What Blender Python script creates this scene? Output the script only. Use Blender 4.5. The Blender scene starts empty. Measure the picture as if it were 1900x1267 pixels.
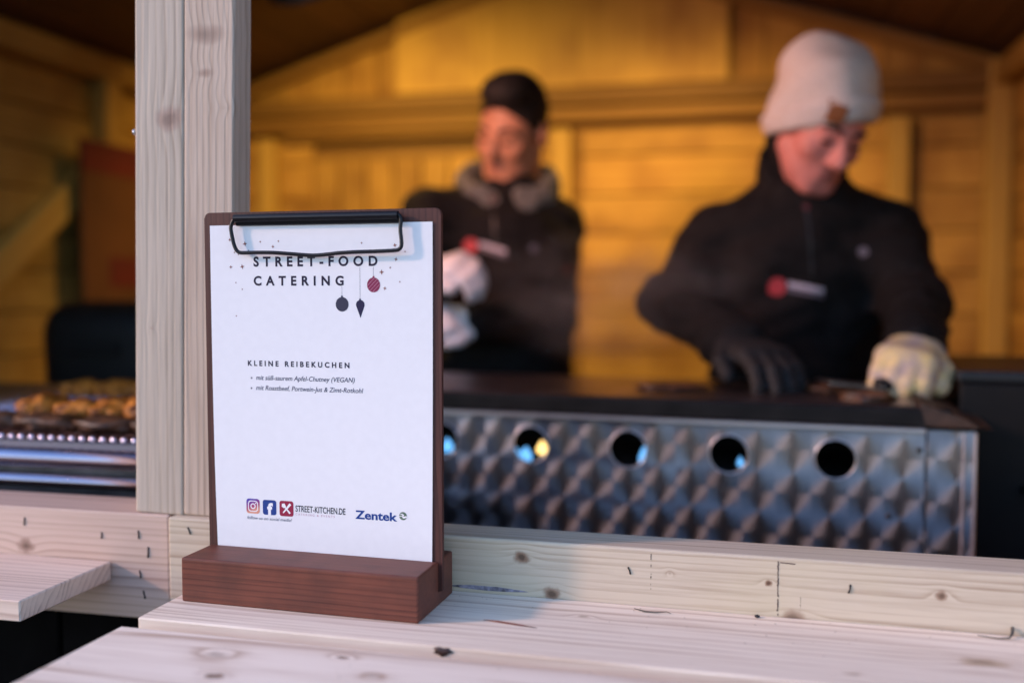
import bpy, bmesh, math, random
import numpy as np
from mathutils import Vector, Matrix, Euler

random.seed(7)
rng = np.random.default_rng(7)
C = bpy.context.scene
COL = C.collection
R = math.radians

# ------------------------------------------------------------------ camera
cd = bpy.data.cameras.new('camera')
cd.lens = 35.0
cd.sensor_width = 36.0
cd.clip_start = 0.02
cd.clip_end = 400
cd.dof.use_dof = True
cd.dof.focus_distance = 0.862
cd.dof.aperture_fstop = 1.8
cam = bpy.data.objects.new('camera', cd)
COL.objects.link(cam)
cam.location = (0, 0, 1.27)
cam.rotation_euler = (R(90 - 3.207), 0, R(13.3))
C.camera = cam

# ------------------------------------------------------------------ sky, sun, exposure
w = bpy.data.worlds.new('World')
C.world = w
w.use_nodes = True
wt = w.node_tree
bg = wt.nodes['Background']
sky = wt.nodes.new('ShaderNodeTexSky')
sky.sky_type = 'NISHITA'
sky.sun_disc = False
sky.sun_elevation = R(21.9)
sky.sun_rotation = R(249)
sky.air_density = 1.2
sky.dust_density = 0.6
sky.ozone_density = 2.0
tint = wt.nodes.new('ShaderNodeMix')
tint.data_type = 'RGBA'; tint.blend_type = 'MULTIPLY'; tint.inputs['Factor'].default_value = 1.0
tint.inputs['B'].default_value = (0.88, 0.97, 1.20, 1)
wt.links.new(sky.outputs[0], tint.inputs['A'])
wt.links.new(tint.outputs['Result'], bg.inputs[0])
bg.inputs[1].default_value = 0.15

sd = bpy.data.lights.new('sun', 'SUN')
sd.energy = 1.25
sd.angle = R(4)
sd.color = (1.0, 0.60, 0.48)
sun = bpy.data.objects.new('sun', sd)
COL.objects.link(sun)
sun.rotation_euler = Vector((1, 0.38, -0.43)).to_track_quat('-Z', 'Y').to_euler()

vs = C.view_settings
vs.view_transform = 'Standard'
vs.look = 'None'
vs.gamma = 1.0
vs.use_curve_mapping = False
vs.exposure = 1.07

# ------------------------------------------------------------------ helpers
def link(o, parent=None):
    COL.objects.link(o)
    if parent is not None:
        o.parent = parent
    return o

def tag(o, label=None, cat=None, group=None, kind=None):
    if label: o['label'] = label
    if cat: o['category'] = cat
    if group: o['group'] = group
    if kind: o['kind'] = kind
    return o

def empty(name, loc=(0, 0, 0), rz=0.0):
    o = bpy.data.objects.new(name, None)
    o.empty_display_size = 0.05
    o.location = loc
    o.rotation_euler = (0, 0, rz)
    return link(o)

def mesh_obj(name, verts, faces, mat=None, parent=None, loc=(0, 0, 0), rot=(0, 0, 0), smooth=False):
    me = bpy.data.meshes.new(name)
    me.from_pydata([tuple(v) for v in verts], [], [tuple(f) for f in faces])
    me.update()
    if smooth:
        me.polygons.foreach_set('use_smooth', [True] * len(me.polygons))
    if mat: me.materials.append(mat)
    o = bpy.data.objects.new(name, me)
    o.location = loc
    o.rotation_euler = rot
    return link(o, parent)

def bm_obj(name, bm, mat=None, parent=None, loc=(0, 0, 0), rot=(0, 0, 0), smooth=False):
    bmesh.ops.recalc_face_normals(bm, faces=bm.faces)
    me = bpy.data.meshes.new(name)
    bm.to_mesh(me)
    bm.free()
    if smooth:
        me.polygons.foreach_set('use_smooth', [True] * len(me.polygons))
    if mat: me.materials.append(mat)
    o = bpy.data.objects.new(name, me)
    o.location = loc
    o.rotation_euler = rot
    return link(o, parent)

def box_bm(bm, cx, cy, cz, sx, sy, sz, bev=0.0, seg=1):
    r = bmesh.ops.create_cube(bm, size=1.0)
    vs_ = r['verts']
    for v in vs_:
        v.co = Vector((v.co.x * sx + cx, v.co.y * sy + cy, v.co.z * sz + cz))
    if bev > 0:
        es = list({e for v in vs_ for e in v.link_edges})
        bmesh.ops.bevel(bm, geom=es, offset=bev, segments=seg, affect='EDGES', profile=0.5)

_box_cache = {}
def box(name, size, loc, mat, parent=None, rot=(0, 0, 0), bev=0.0015, seg=1):
    key = (tuple(round(s, 4) for s in size), bev, seg, mat.name)
    me = _box_cache.get(key)
    if me is None:
        bm = bmesh.new()
        box_bm(bm, 0, 0, 0, *size, bev, seg)
        me = bpy.data.meshes.new(name)
        bm.to_mesh(me); bm.free()
        me.materials.append(mat)
        _box_cache[key] = me
    o = bpy.data.objects.new(name, me)
    o.location = loc
    o.rotation_euler = rot
    return link(o, parent)

def tube_bm(bm, pts, r, n=10, closed=False, caps=True):
    pts = [Vector(p) for p in pts]
    rs = r if isinstance(r, (list, tuple)) else [r] * len(pts)
    rings = []
    prev = None
    m = len(pts)
    for i, p in enumerate(pts):
        a = pts[i - 1] if (i > 0 or closed) else p
        b = pts[(i + 1) % m] if (i < m - 1 or closed) else p
        t = (b - a)
        t = t.normalized() if t.length > 1e-9 else Vector((0, 0, 1))
        if prev is None:
            u = t.orthogonal().normalized()
        else:
            u = (prev - t * prev.dot(t)).normalized()
        prev = u
        v = t.cross(u)
        rings.append([bm.verts.new(p + (u * math.cos(2 * math.pi * k / n) + v * math.sin(2 * math.pi * k / n)) * rs[i]) for k in range(n)])
    for i in range(m if closed else m - 1):
        A, B = rings[i], rings[(i + 1) % m]
        for k in range(n):
            bm.faces.new((A[k], A[(k + 1) % n], B[(k + 1) % n], B[k]))
    if caps and not closed:
        bm.faces.new(rings[0][::-1])
        bm.faces.new(rings[-1])

def tube(name, pts, r, mat, parent=None, n=10, closed=False, loc=(0, 0, 0), rot=(0, 0, 0)):
    bm = bmesh.new()
    tube_bm(bm, pts, r, n, closed)
    return bm_obj(name, bm, mat, parent, loc, rot, smooth=True)

def smooth_path(pts, n=8):
    """Catmull-Rom through the points"""
    P = [Vector(p) for p in pts]
    out = []
    for i in range(len(P) - 1):
        p0 = P[max(i - 1, 0)]; p1 = P[i]; p2 = P[i + 1]; p3 = P[min(i + 2, len(P) - 1)]
        for k in range(n):
            t = k / n
            out.append(0.5 * ((2 * p1) + (p2 - p0) * t + (2 * p0 - 5 * p1 + 4 * p2 - p3) * t * t + (3 * p1 - p0 - 3 * p2 + p3) * t ** 3))
    out.append(P[-1])
    return out

# ------------------------------------------------------------------ materials
def new_mat(name):
    m = bpy.data.materials.new(name)
    m.use_nodes = True
    return m, m.node_tree, m.node_tree.nodes['Principled BSDF']

def plain(name, col, rough=0.6, metal=0.0, var=0.0, scale=30.0, bump=0.0, emis=None, estr=0.0, spec=0.5, col2=None):
    m, t, b = new_mat(name)
    b.inputs['Base Color'].default_value = (*col, 1)
    b.inputs['Roughness'].default_value = rough
    b.inputs['Metallic'].default_value = metal
    b.inputs['Specular IOR Level'].default_value = spec
    if var > 0 or bump > 0 or col2:
        tc = t.nodes.new('ShaderNodeTexCoord')
        nz = t.nodes.new('ShaderNodeTexNoise')
        nz.inputs['Scale'].default_value = scale
        nz.inputs['Detail'].default_value = 5
        t.links.new(tc.outputs['Object'], nz.inputs['Vector'])
        mx = t.nodes.new('ShaderNodeMix'); mx.data_type = 'RGBA'
        rp = t.nodes.new('ShaderNodeMapRange')
        rp.inputs['From Min'].default_value = 0.35
        rp.inputs['From Max'].default_value = 0.65
        t.links.new(nz.outputs['Fac'], rp.inputs['Value'])
        t.links.new(rp.outputs['Result'], mx.inputs['Factor'])
        lo = [c * (1 - var) for c in col]
        hi = [min(1, c * (1 + var)) for c in col] if col2 is None else col2
        mx.inputs['A'].default_value = (*lo, 1)
        mx.inputs['B'].default_value = (*hi, 1)
        t.links.new(mx.outputs['Result'], b.inputs['Base Color'])
        if bump > 0:
            bp = t.nodes.new('ShaderNodeBump')
            bp.inputs['Strength'].default_value = bump
            bp.inputs['Distance'].default_value = 0.002
            t.links.new(nz.outputs['Fac'], bp.inputs['Height'])
            t.links.new(bp.outputs['Normal'], b.inputs['Normal'])
    if emis:
        b.inputs['Emission Color'].default_value = (*emis, 1)
        b.inputs['Emission Strength'].default_value = estr
    return m

def wood(name, early, late, ring=0.006, fibre=0.25, knots=(), rough=0.65, rnd=0.12, pith=(0.03, -0.06), wob=0.010, bump=0.25, stretch=1.6,
         knot_col=(0.20, 0.10, 0.06), kb=1.3, stain=None, coat=0.0, rings=1.0):
    """Solid 3D timber: growth rings round a pith that runs along local X; knots are (x, y, z, radius, strength) in object space."""
    m, t, b = new_mat(name)
    N, L = t.nodes, t.links
    def mth(op, a, c=None, d=None):
        n = N.new('ShaderNodeMath'); n.operation = op
        for i, v in enumerate((a, c, d)):
            if v is None: continue
            if isinstance(v, (int, float)): n.inputs[i].default_value = v
            else: L.new(v, n.inputs[i])
        return n.outputs[0]
    tc = N.new('ShaderNodeTexCoord')
    oi = N.new('ShaderNodeObjectInfo')
    offs = N.new('ShaderNodeVectorMath'); offs.operation = 'SCALE'
    offs.inputs[0].default_value = (37.0, 0.0, 0.0)
    L.new(oi.outputs['Random'], offs.inputs['Scale'])
    pos = N.new('ShaderNodeVectorMath'); pos.operation = 'ADD'
    L.new(tc.outputs['Object'], pos.inputs[0]); L.new(offs.outputs[0], pos.inputs[1])
    # slow wobble of the stem along the grain
    mp = N.new('ShaderNodeMapping'); mp.inputs['Scale'].default_value = (2.2, 7, 7)
    L.new(pos.outputs[0], mp.inputs['Vector'])
    nz = N.new('ShaderNodeTexNoise'); nz.inputs['Scale'].default_value = 1.0; nz.inputs['Detail'].default_value = 2.0
    L.new(mp.outputs[0], nz.inputs['Vector'])
    sep = N.new('ShaderNodeSeparateXYZ'); L.new(tc.outputs['Object'], sep.inputs[0])
    rz = mth('MULTIPLY_ADD', oi.outputs['Random'], 0.05, pith[0])
    dy = mth('SUBTRACT', sep.outputs['Y'], rz)
    dz = mth('SUBTRACT', sep.outputs['Z'], pith[1])
    rr = mth('SQRT', mth('ADD', mth('MULTIPLY', dy, dy), mth('MULTIPLY', dz, dz)))
    rr = mth('ADD', rr, mth('MULTIPLY', mth('SUBTRACT', nz.outputs['Fac'], 0.5), wob * 2))
    mq = N.new('ShaderNodeMapping'); mq.inputs['Scale'].default_value = (0.7, 26, 26)
    L.new(pos.outputs[0], mq.inputs['Vector'])
    nq1 = N.new('ShaderNodeTexNoise'); nq1.inputs['Scale'].default_value = 1.0; nq1.inputs['Detail'].default_value = 2.0
    L.new(mq.outputs[0], nq1.inputs['Vector'])
    rr = mth('ADD', rr, mth('MULTIPLY', mth('SUBTRACT', nq1.outputs['Fac'], 0.5), ring * 3.2))
    mq2 = N.new('ShaderNodeMapping'); mq2.inputs['Scale'].default_value = (2.0, 60, 60); mq2.inputs['Location'].default_value = (3, 1, 7)
    L.new(pos.outputs[0], mq2.inputs['Vector'])
    nq2 = N.new('ShaderNodeTexNoise'); nq2.inputs['Scale'].default_value = 1.0; nq2.inputs['Detail'].default_value = 2.0
    L.new(mq2.outputs[0], nq2.inputs['Vector'])
    rs_ = N.new('ShaderNodeMapRange'); rs_.inputs['From Min'].default_value = 0.35; rs_.inputs['From Max'].default_value = 0.65; rs_.inputs['To Min'].default_value = 0.25; rs_.inputs['To Max'].default_value = 1.15
    L.new(nq2.outputs['Fac'], rs_.inputs['Value'])
    kmask = None
    for (kx, ky, kz, kr, ks) in knots:
        v = N.new('ShaderNodeVectorMath'); v.operation = 'SUBTRACT'
        L.new(tc.outputs['Object'], v.inputs[0]); v.inputs[1].default_value = (kx, ky, kz)
        s = N.new('ShaderNodeVectorMath'); s.operation = 'MULTIPLY'
        L.new(v.outputs[0], s.inputs[0]); s.inputs[1].default_value = (1 / stretch, 1, 1)
        ln = N.new('ShaderNodeVectorMath'); ln.operation = 'LENGTH'; L.new(s.outputs[0], ln.inputs[0])
        d = ln.outputs['Value']
        q = mth('DIVIDE', d, kr)
        e = mth('EXPONENT', mth('MULTIPLY', mth('MULTIPLY', q, q), -0.35))
        rr = mth('ADD', rr, mth('MULTIPLY', e, ring * kb))
        nq = N.new('ShaderNodeTexNoise'); nq.inputs['Scale'].default_value = 0.9 / kr; nq.inputs['Detail'].default_value = 3
        L.new(tc.outputs['Object'], nq.inputs['Vector'])
        qn = mth('ADD', q, mth('MULTIPLY', mth('SUBTRACT', nq.outputs['Fac'], 0.5), 0.9))
        mr = N.new('ShaderNodeMapRange'); mr.interpolation_type = 'SMOOTHSTEP'
        mr.inputs['From Min'].default_value = 1.12; mr.inputs['From Max'].default_value = 0.50
        mr.inputs['To Min'].default_value = 0; mr.inputs['To Max'].default_value = ks
        L.new(qn, mr.inputs['Value'])
        mc = N.new('ShaderNodeMapRange'); mc.interpolation_type = 'SMOOTHSTEP'
        mc.inputs['From Min'].default_value = 0.62; mc.inputs['From Max'].default_value = 0.18
        mc.inputs['To Min'].default_value = 0; mc.inputs['To Max'].default_value = ks * 0.85
        L.new(qn, mc.inputs['Value'])
        kcore = mc.outputs['Result'] if kmask is None else mth('MAXIMUM', kcore, mc.outputs['Result'])
        kmask = mr.outputs['Result'] if kmask is None else mth('MAXIMUM', kmask, mr.outputs['Result'])
    fr = mth('FRACT', mth('DIVIDE', rr, ring))
    cr = N.new('ShaderNodeValToRGB')
    cr.color_ramp.elements[0].position = 0.0; cr.color_ramp.elements[0].color = (0, 0, 0, 1)
    cr.color_ramp.elements[1].position = 1.0; cr.color_ramp.elements[1].color = (0.15, 0.15, 0.15, 1)
    e1 = cr.color_ramp.elements.new(0.55); e1.color = (0.25, 0.25, 0.25, 1)
    e2 = cr.color_ramp.elements.new(0.86); e2.color = (rings, rings, rings, 1)
    L.new(fr, cr.inputs['Fac'])
    # fibres
    mf = N.new('ShaderNodeMapping'); mf.inputs['Scale'].default_value = (14, 420, 420)
    L.new(pos.outputs[0], mf.inputs['Vector'])
    nf = N.new('ShaderNodeTexNoise'); nf.inputs['Scale'].default_value = 1.0; nf.inputs['Detail'].default_value = 3.0
    L.new(mf.outputs[0], nf.inputs['Vector'])
    mb = N.new('ShaderNodeMapping'); mb.inputs['Scale'].default_value = (5, 30, 30)
    L.new(pos.outputs[0], mb.inputs['Vector'])
    nb = N.new('ShaderNodeTexNoise'); nb.inputs['Scale'].default_value = 1.0; nb.inputs['Detail'].default_value = 3.0
    L.new(mb.outputs[0], nb.inputs['Vector'])
    fac = mth('ADD', mth('MULTIPLY', cr.outputs['Color'], rs_.outputs['Result']), mth('MULTIPLY', mth('SUBTRACT', nf.outputs['Fac'], 0.5), fibre * 2))
    fac = mth('ADD', fac, mth('MULTIPLY', mth('SUBTRACT', nb.outputs['Fac'], 0.5), 0.7))
    mx = N.new('ShaderNodeMix'); mx.data_type = 'RGBA'; mx.clamp_factor = True
    mx.inputs['A'].default_value = (*early, 1); mx.inputs['B'].default_value = (*late, 1)
    L.new(fac, mx.inputs['Factor'])
    colr = mx.outputs['Result']
    if stain:
        ms = N.new('ShaderNodeTexNoise'); ms.inputs['Scale'].default_value = stain[1]; ms.inputs['Detail'].default_value = 6
        L.new(pos.outputs[0], ms.inputs['Vector'])
        mr = N.new('ShaderNodeMapRange'); mr.inputs['From Min'].default_value = 0.45; mr.inputs['From Max'].default_value = 0.7
        mr.inputs['To Max'].default_value = stain[2]
        L.new(ms.outputs['Fac'], mr.inputs['Value'])
        m2 = N.new('ShaderNodeMix'); m2.data_type = 'RGBA'
        L.new(mr.outputs['Result'], m2.inputs['Factor']); L.new(colr, m2.inputs['A']); m2.inputs['B'].default_value = (*stain[0], 1)
        colr = m2.outputs['Result']
    if kmask is not None:
        m3 = N.new('ShaderNodeMix'); m3.data_type = 'RGBA'
        L.new(kmask, m3.inputs['Factor']); L.new(colr, m3.inputs['A']); m3.inputs['B'].default_value = (*knot_col, 1)
        m4 = N.new('ShaderNodeMix'); m4.data_type = 'RGBA'
        L.new(kcore, m4.inputs['Factor']); L.new(m3.outputs['Result'], m4.inputs['A']); m4.inputs['B'].default_value = (*[c * 0.35 for c in knot_col], 1)
        colr = m4.outputs['Result']
    hs = N.new('ShaderNodeHueSaturation')
    L.new(colr, hs.inputs['Color'])
    L.new(mth('MULTIPLY_ADD', oi.outputs['Random'], 2 * rnd, 1 - rnd), hs.inputs['Value'])
    L.new(hs.outputs['Color'], b.inputs['Base Color'])
    b.inputs['Roughness'].default_value = rough
    b.inputs['Specular IOR Level'].default_value = 0.35
    b.inputs['Coat Weight'].default_value = coat
    b.inputs['Coat Roughness'].default_value = 0.35
    bp = N.new('ShaderNodeBump'); bp.inputs['Strength'].default_value = bump; bp.inputs['Distance'].default_value = 0.0008
    L.new(mth('ADD', mth('MULTIPLY', nf.outputs['Fac'], 1.0), mth('MULTIPLY', cr.outputs['Color'], -0.5)), bp.inputs['Height'])
    L.new(bp.outputs['Normal'], b.inputs['Normal'])
    return m

M_wall = wood('amber_pine', (0.50, 0.30, 0.072), (0.35, 0.175, 0.034), ring=0.012, rnd=0.16, bump=0.1, fibre=0.3, stain=((0.20, 0.085, 0.018), 5.0, 0.75))
M_side = wood('olive_pine', (0.42, 0.27, 0.068), (0.30, 0.17, 0.034), ring=0.012, rnd=0.16, bump=0.1, fibre=0.3, stain=((0.19, 0.09, 0.018), 5.0, 0.7))
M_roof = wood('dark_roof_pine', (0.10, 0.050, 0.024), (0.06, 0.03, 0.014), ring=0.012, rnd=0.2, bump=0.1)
M_beam = wood('brown_beam_pine', (0.25, 0.14, 0.035), (0.17, 0.085, 0.02), ring=0.01, rnd=0.15)
M_ply = wood('plywood', (0.66, 0.43, 0.11), (0.54, 0.33, 0.075), ring=0.03, rnd=0.05, stain=((0.30, 0.15, 0.05), 5.0, 0.6), wob=0.03, bump=0.05)
M_dark = plain('shaded_dark_cladding', (0.0045, 0.004, 0.004), 0.95, var=0.3, scale=20, spec=0.05)  # dark boards, base colour lowered to near black for shade below the planks

steel = plain('stainless', (0.55, 0.55, 0.57), 0.28, 1.0, var=0.12, scale=40, bump=0.05)
dark_steel = plain('blackened_steel', (0.009, 0.008, 0.008), 0.5, 0.0, var=0.4, scale=25, bump=0.2, spec=0.18)
black_box = plain('black_enamel', (0.005, 0.0045, 0.0045), 0.6, 0.0, var=0.2, spec=0.25)

# ------------------------------------------------------------------ ground
gm = plain('paving', (0.040, 0.036, 0.037), 0.85, 0, var=0.35, scale=3.0, bump=0.3)
mesh_obj('ground', [(-150, -150, 0), (150, -150, 0), (150, 150, 0), (-150, 150, 0)], [(0, 1, 2, 3)], gm)['kind'] = 'structure'

# ------------------------------------------------------------------ the wooden stall
XL, XR, YB, YF = -1.66, 0.68, 2.95, 0.86
EAVE, PITCH = 1.88, R(17.7)
XM = (XL + XR) / 2
RIDGE = EAVE + (XR - XM) * math.tan(PITCH)
stall = empty('market_stall', (XM, 1.9, 0))
tag(stall, 'open fronted wooden market hut with amber lit plank walls and dark roof', 'market stall')
def S(o):                       # make an object a child of the stall keeping its world place
    o.parent = stall
    o.location = Vector(o.location) - Vector(stall.location)
    return o
def sub(o, part):               # world -> sub-part of a part that sits at the stall's root
    o.parent = part
    o.location = Vector(o.location) - Vector(stall.location) - Vector(part.location)
    return o

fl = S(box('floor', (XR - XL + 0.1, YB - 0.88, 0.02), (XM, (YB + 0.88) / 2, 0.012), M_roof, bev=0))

PT = 0.016
# back wall : sheet behind, boards in front
bw = S(box('back_wall', (XR - XL + 0.06, 0.01, EAVE), (XM, YB + 0.028, EAVE / 2 + 0.005), M_beam, bev=0))
pitch_w = 0.116
DX0, DX1 = -1.347, -0.807       # boarded-up hatch of upright boards
z = 0.03
while z < 1.72:
    h = min(pitch_w, 1.735 - z)
    if z + h < 0.75:
        sub(box('plank', (XR - XL, PT, h - 0.004), (XM, YB + 0.014, z + h / 2), M_wall, bev=0.003), bw)
    else:
        sub(box('plank', (DX0 - XL - 0.004, PT, h - 0.004), ((XL + DX0) / 2, YB + 0.014, z + h / 2), M_wall, bev=0.003), bw)
        sub(box('plank', (XR - DX1 - 0.004, PT, h - 0.004), ((XR + DX1) / 2, YB + 0.014, z + h / 2), M_wall, bev=0.003), bw)
    z += pitch_w
nd = 6
for i in range(nd):
    wd = (DX1 - DX0) / nd
    sub(box('plank', (0.93, PT + 0.004, wd - 0.005), (DX0 + wd * (i + 0.5), YB + 0.011, 0.735 + 0.465), M_wall, rot=(0, R(-90), 0), bev=0.003), bw)
# gable : upright boards, cut to the roof slope
def gable_board(x0, x1, y, th, zb, mat, name, parent):
    def zt(x): return EAVE + (min(x - XL, XR - x)) * math.tan(PITCH) - 0.004
    v = []
    for yy in (y - th / 2, y + th / 2):
        v += [(x0, yy, zb), (x1, yy, zb), (x1, yy, zt(x1)), (x0, yy, zt(x0))]
    if x0 < XM < x1:
        return None
    f = [(0, 1, 2, 3), (7, 6, 5, 4), (0, 4, 5, 1), (1, 5, 6, 2), (2, 6, 7, 3), (3, 7, 4, 0)]
    cx, cz = (x0 + x1) / 2, (zb + zt((x0 + x1) / 2)) / 2
    # local X runs up the board so that the grain does too
    vv = [((p[2] - cz), p[1] - y, -(p[0] - cx)) for p in v]
    o = mesh_obj(name, vv, f, mat, None, (cx, y, cz), (0, R(-90), 0))
    return sub(o, parent)
n_g = 22
def gable_backing(x0, x1, parent):
    def zt(x): return EAVE + (min(x - XL, XR - x)) * math.tan(PITCH)
    v = [(x, yy, z_) for yy in (YB + 0.024, YB + 0.030) for x, z_ in ((x0, 1.85), (x1, 1.85), (x1, zt(x1)), (x0, zt(x0)))]
    return sub(mesh_obj('backing', v, [(0, 1, 2, 3), (7, 6, 5, 4), (0, 4, 5, 1), (1, 5, 6, 2), (2, 6, 7, 3), (3, 7, 4, 0)], M_beam), parent)
gs = S(box('gable_wall', (XR - XL - 0.1, 0.008, 0.05), (XM, YB + 0.030, EAVE + 0.03), M_beam, bev=0))
gable_backing(XL + 0.001, XM, gs); gable_backing(XM, XR - 0.001, gs)
for i in range(n_g):
    wd = (XR - XL) / n_g
    gable_board(XL + wd * i + 0.002, XL + wd * (i + 1) - 0.002, YB + 0.014, PT, 1.84, M_wall, 'plank', gs)
for x0, x1 in ((-1.052, XM - 0.0005), (XM + 0.0005, -0.062)):
    gable_board(x0, x1, YB - 0.025, 0.02, 1.853, M_ply, 'gable_panel', gs)
# wall plate under the gable, two boards with a shadow joint
for zc, hh, dy, mt in ((1.822, 0.052, 0.03, M_beam), (1.770, 0.040, 0.02, M_beam)):
    S(box('wall_plate', (XR - XL, 0.03 + dy, hh), (XM, YB - 0.005 - dy / 2, zc), mt, bev=0.003))
S(box('hatch_rail', (DX1 - DX0 + 0.16, 0.03, 0.022), ((DX0 + DX1) / 2, YB - 0.018, 1.732), M_beam, bev=0.003))
# studs
M_stud = wood('amber_stud', (0.52, 0.34, 0.085), (0.40, 0.235, 0.05), ring=0.01, rnd=0.1, bump=0.1)
for x in (-1.485, -0.54, 0.395):
    S(box('stud', (1.72, 0.045, 0.058), (x, YB - 0.024, 0.87), M_stud, rot=(0, R(-90), 0), bev=0.003))
for x in (XL + 0.03, XR - 0.032):
    S(box('corner_post', (1.86, 0.058, 0.058), (x, YB - 0.032, 0.94), M_stud, rot=(0, R(-90), 0), bev=0.003))
# rafters along the gable
for s, x0, x1 in ((1, XL, XM), (-1, XR, XM)):
    L_ = abs(x1 - x0) / math.cos(PITCH)
    S(box('rafter', (L_, 0.03, 0.032), ((x0 + x1) / 2, YB - 0.016 - (0.012 if s > 0 else 0.012), EAVE + abs(x1 - x0) / 2 * math.tan(PITCH) - 0.034), M_beam, rot=(0, -s * PITCH, 0), bev=0.003))
# side walls
for nm, X, sg, mt in (('left_wall', XL, -1, M_side), ('right_wall', XR, 1, M_wall)):
    ln = YB - YF
    pw = S(box(nm, (0.01, ln, EAVE), (X + sg * 0.026, (YB + YF) / 2, EAVE / 2 + 0.005), M_beam, bev=0))
    z = 0.03
    while z < EAVE - 0.02:
        h = min(0.098, EAVE - z)
        sub(box('plank', (ln, PT, h - 0.004), (X + sg * 0.012, (YB + YF) / 2, z + h / 2), mt, rot=(0, 0, R(90)), bev=0.003), pw)
        z += 0.098
    S(box('wall_plate', (ln - 0.06, 0.05, 0.06), (X - sg * 0.026, (YB + YF) / 2 - 0.03, EAVE - 0.05), M_side, rot=(0, 0, R(90)), bev=0.003))
    S(box('stud', (EAVE - 0.1, 0.045, 0.07), (X - sg * 0.024, 2.32, (EAVE - 0.1) / 2 + 0.02), M_side, rot=(0, R(-90), R(90)), bev=0.003))
    S(box('stud', (EAVE - 0.1, 0.045, 0.07), (X - sg * 0.024, 1.30, (EAVE - 0.1) / 2 + 0.02), M_side, rot=(0, R(-90), R(90)), bev=0.003))
# diagonal brace on the left wall
dv = Vector((0, 2.2875 - 1.36, 1.58 - 0.905))
br = S(box('brace', (dv.length, 0.035, 0.070), (XL + 0.019, (2.2875 + 1.36) / 2, (1.58 + 0.905) / 2), M_stud, bev=0.003))
br.rotation_euler = Euler((0, -math.atan2(dv.z, dv.y), R(90)))
# roof : boards running front to back
YR0, YR1 = 0.90, YB + 0.12
for nm, s in (('left_roof', -1), ('right_roof', 1)):
    half = (XR - XM) + 0.16
    L_ = half / math.cos(PITCH)
    nrm = Vector((s * math.sin(PITCH), 0, math.cos(PITCH)))
    ctr = Vector((XM + s * half / 2, (YR0 + YR1) / 2, RIDGE - half / 2 * math.tan(PITCH)))
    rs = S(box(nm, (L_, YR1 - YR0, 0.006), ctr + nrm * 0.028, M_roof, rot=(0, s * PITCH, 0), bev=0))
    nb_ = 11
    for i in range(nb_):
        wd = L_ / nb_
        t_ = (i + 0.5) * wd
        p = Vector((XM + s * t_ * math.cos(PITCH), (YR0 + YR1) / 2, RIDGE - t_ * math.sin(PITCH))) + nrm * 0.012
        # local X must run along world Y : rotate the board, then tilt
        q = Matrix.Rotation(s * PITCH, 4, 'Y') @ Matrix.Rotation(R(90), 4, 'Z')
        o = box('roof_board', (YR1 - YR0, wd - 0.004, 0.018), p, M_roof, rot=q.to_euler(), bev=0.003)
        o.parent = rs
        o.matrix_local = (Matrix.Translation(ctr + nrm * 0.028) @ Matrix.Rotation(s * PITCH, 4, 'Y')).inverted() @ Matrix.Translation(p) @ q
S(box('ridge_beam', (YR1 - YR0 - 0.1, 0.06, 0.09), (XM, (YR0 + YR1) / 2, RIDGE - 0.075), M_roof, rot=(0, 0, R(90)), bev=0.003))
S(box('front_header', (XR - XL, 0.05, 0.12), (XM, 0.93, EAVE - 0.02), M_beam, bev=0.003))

# front of the hut below the counter
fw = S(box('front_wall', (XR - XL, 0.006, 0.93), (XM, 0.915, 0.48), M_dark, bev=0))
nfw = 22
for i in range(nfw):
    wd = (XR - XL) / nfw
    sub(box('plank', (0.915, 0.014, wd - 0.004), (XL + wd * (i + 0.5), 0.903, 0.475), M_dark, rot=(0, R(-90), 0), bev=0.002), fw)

# rails : z 0.945 .. 1.049, front face at y 0.842
RY0, RY1 = 0.8288, 0.8738
RYL = 0.848
RAIL_YAW = R(-1.2)
def raillocal(cx, pts): return [(x - cx, -(RY1 - RY0) / 2, z_ - 0.997, r, s) for x, z_, r, s in pts]
cxr = (-0.537 + 0.62) / 2
M_railR = wood('rail_pine', (0.62, 0.515, 0.385), (0.37, 0.265, 0.18), ring=0.0058, pith=(0.09, 0.17), fibre=0.55, rings=0.8, kb=0.8, wob=0.0022, bump=0.12, rnd=0.03, stretch=1.25,
               knots=raillocal(cxr, [(-0.188, 1.034, 0.0065, 0.95), (-0.161, 1.004, 0.0070, 0.9), (0.020, 1.027, 0.0030, 1.0), (0.041, 1.000, 0.0085, 0.6), (0.152, 1.027, 0.0045, 0.8), (-0.06, 1.03, 0.002, 0.2)]),
               knot_col=(0.27, 0.155, 0.095), stain=((0.58, 0.49, 0.31), 7.0, 0.55))
rail = S(box('rail', (0.62 + 0.537, RY1 - RY0, 0.104), (cxr, (RY0 + RY1) / 2, 0.997), M_railR, rot=(0, 0, RAIL_YAW), bev=0.0022, seg=2))
cxl = (-0.541 - 1.62) / 2
M_railL = wood('rail_pine_pink_lit', (0.60, 0.435, 0.345), (0.37, 0.24, 0.18), ring=0.0055, pith=(0.09, -0.17), fibre=0.25, rings=0.9, kb=0.8, wob=0.0022, bump=0.12, rnd=0.03, stretch=1.3,
               knots=raillocal(cxl, [(-0.702, 1.009, 0.0085, 0.7)]), knot_col=(0.22, 0.12, 0.08))  # pink light from the left is mixed into this wood colour
rail2 = S(box('rail', (1.62 - 0.541, RY1 - RY0, 0.104), (cxl, RYL + 0.0225, 0.997), M_railL, bev=0.0022, seg=2))
for rl in (rail, rail2): pass
# a narrow batten behind the left rail that carries the opening
S(box('sill', (1.62 - 0.60, 0.022, 0.07), ((-1.62 - 0.60) / 2, 0.9055, 1.013), M_railL, bev=0.002))

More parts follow.
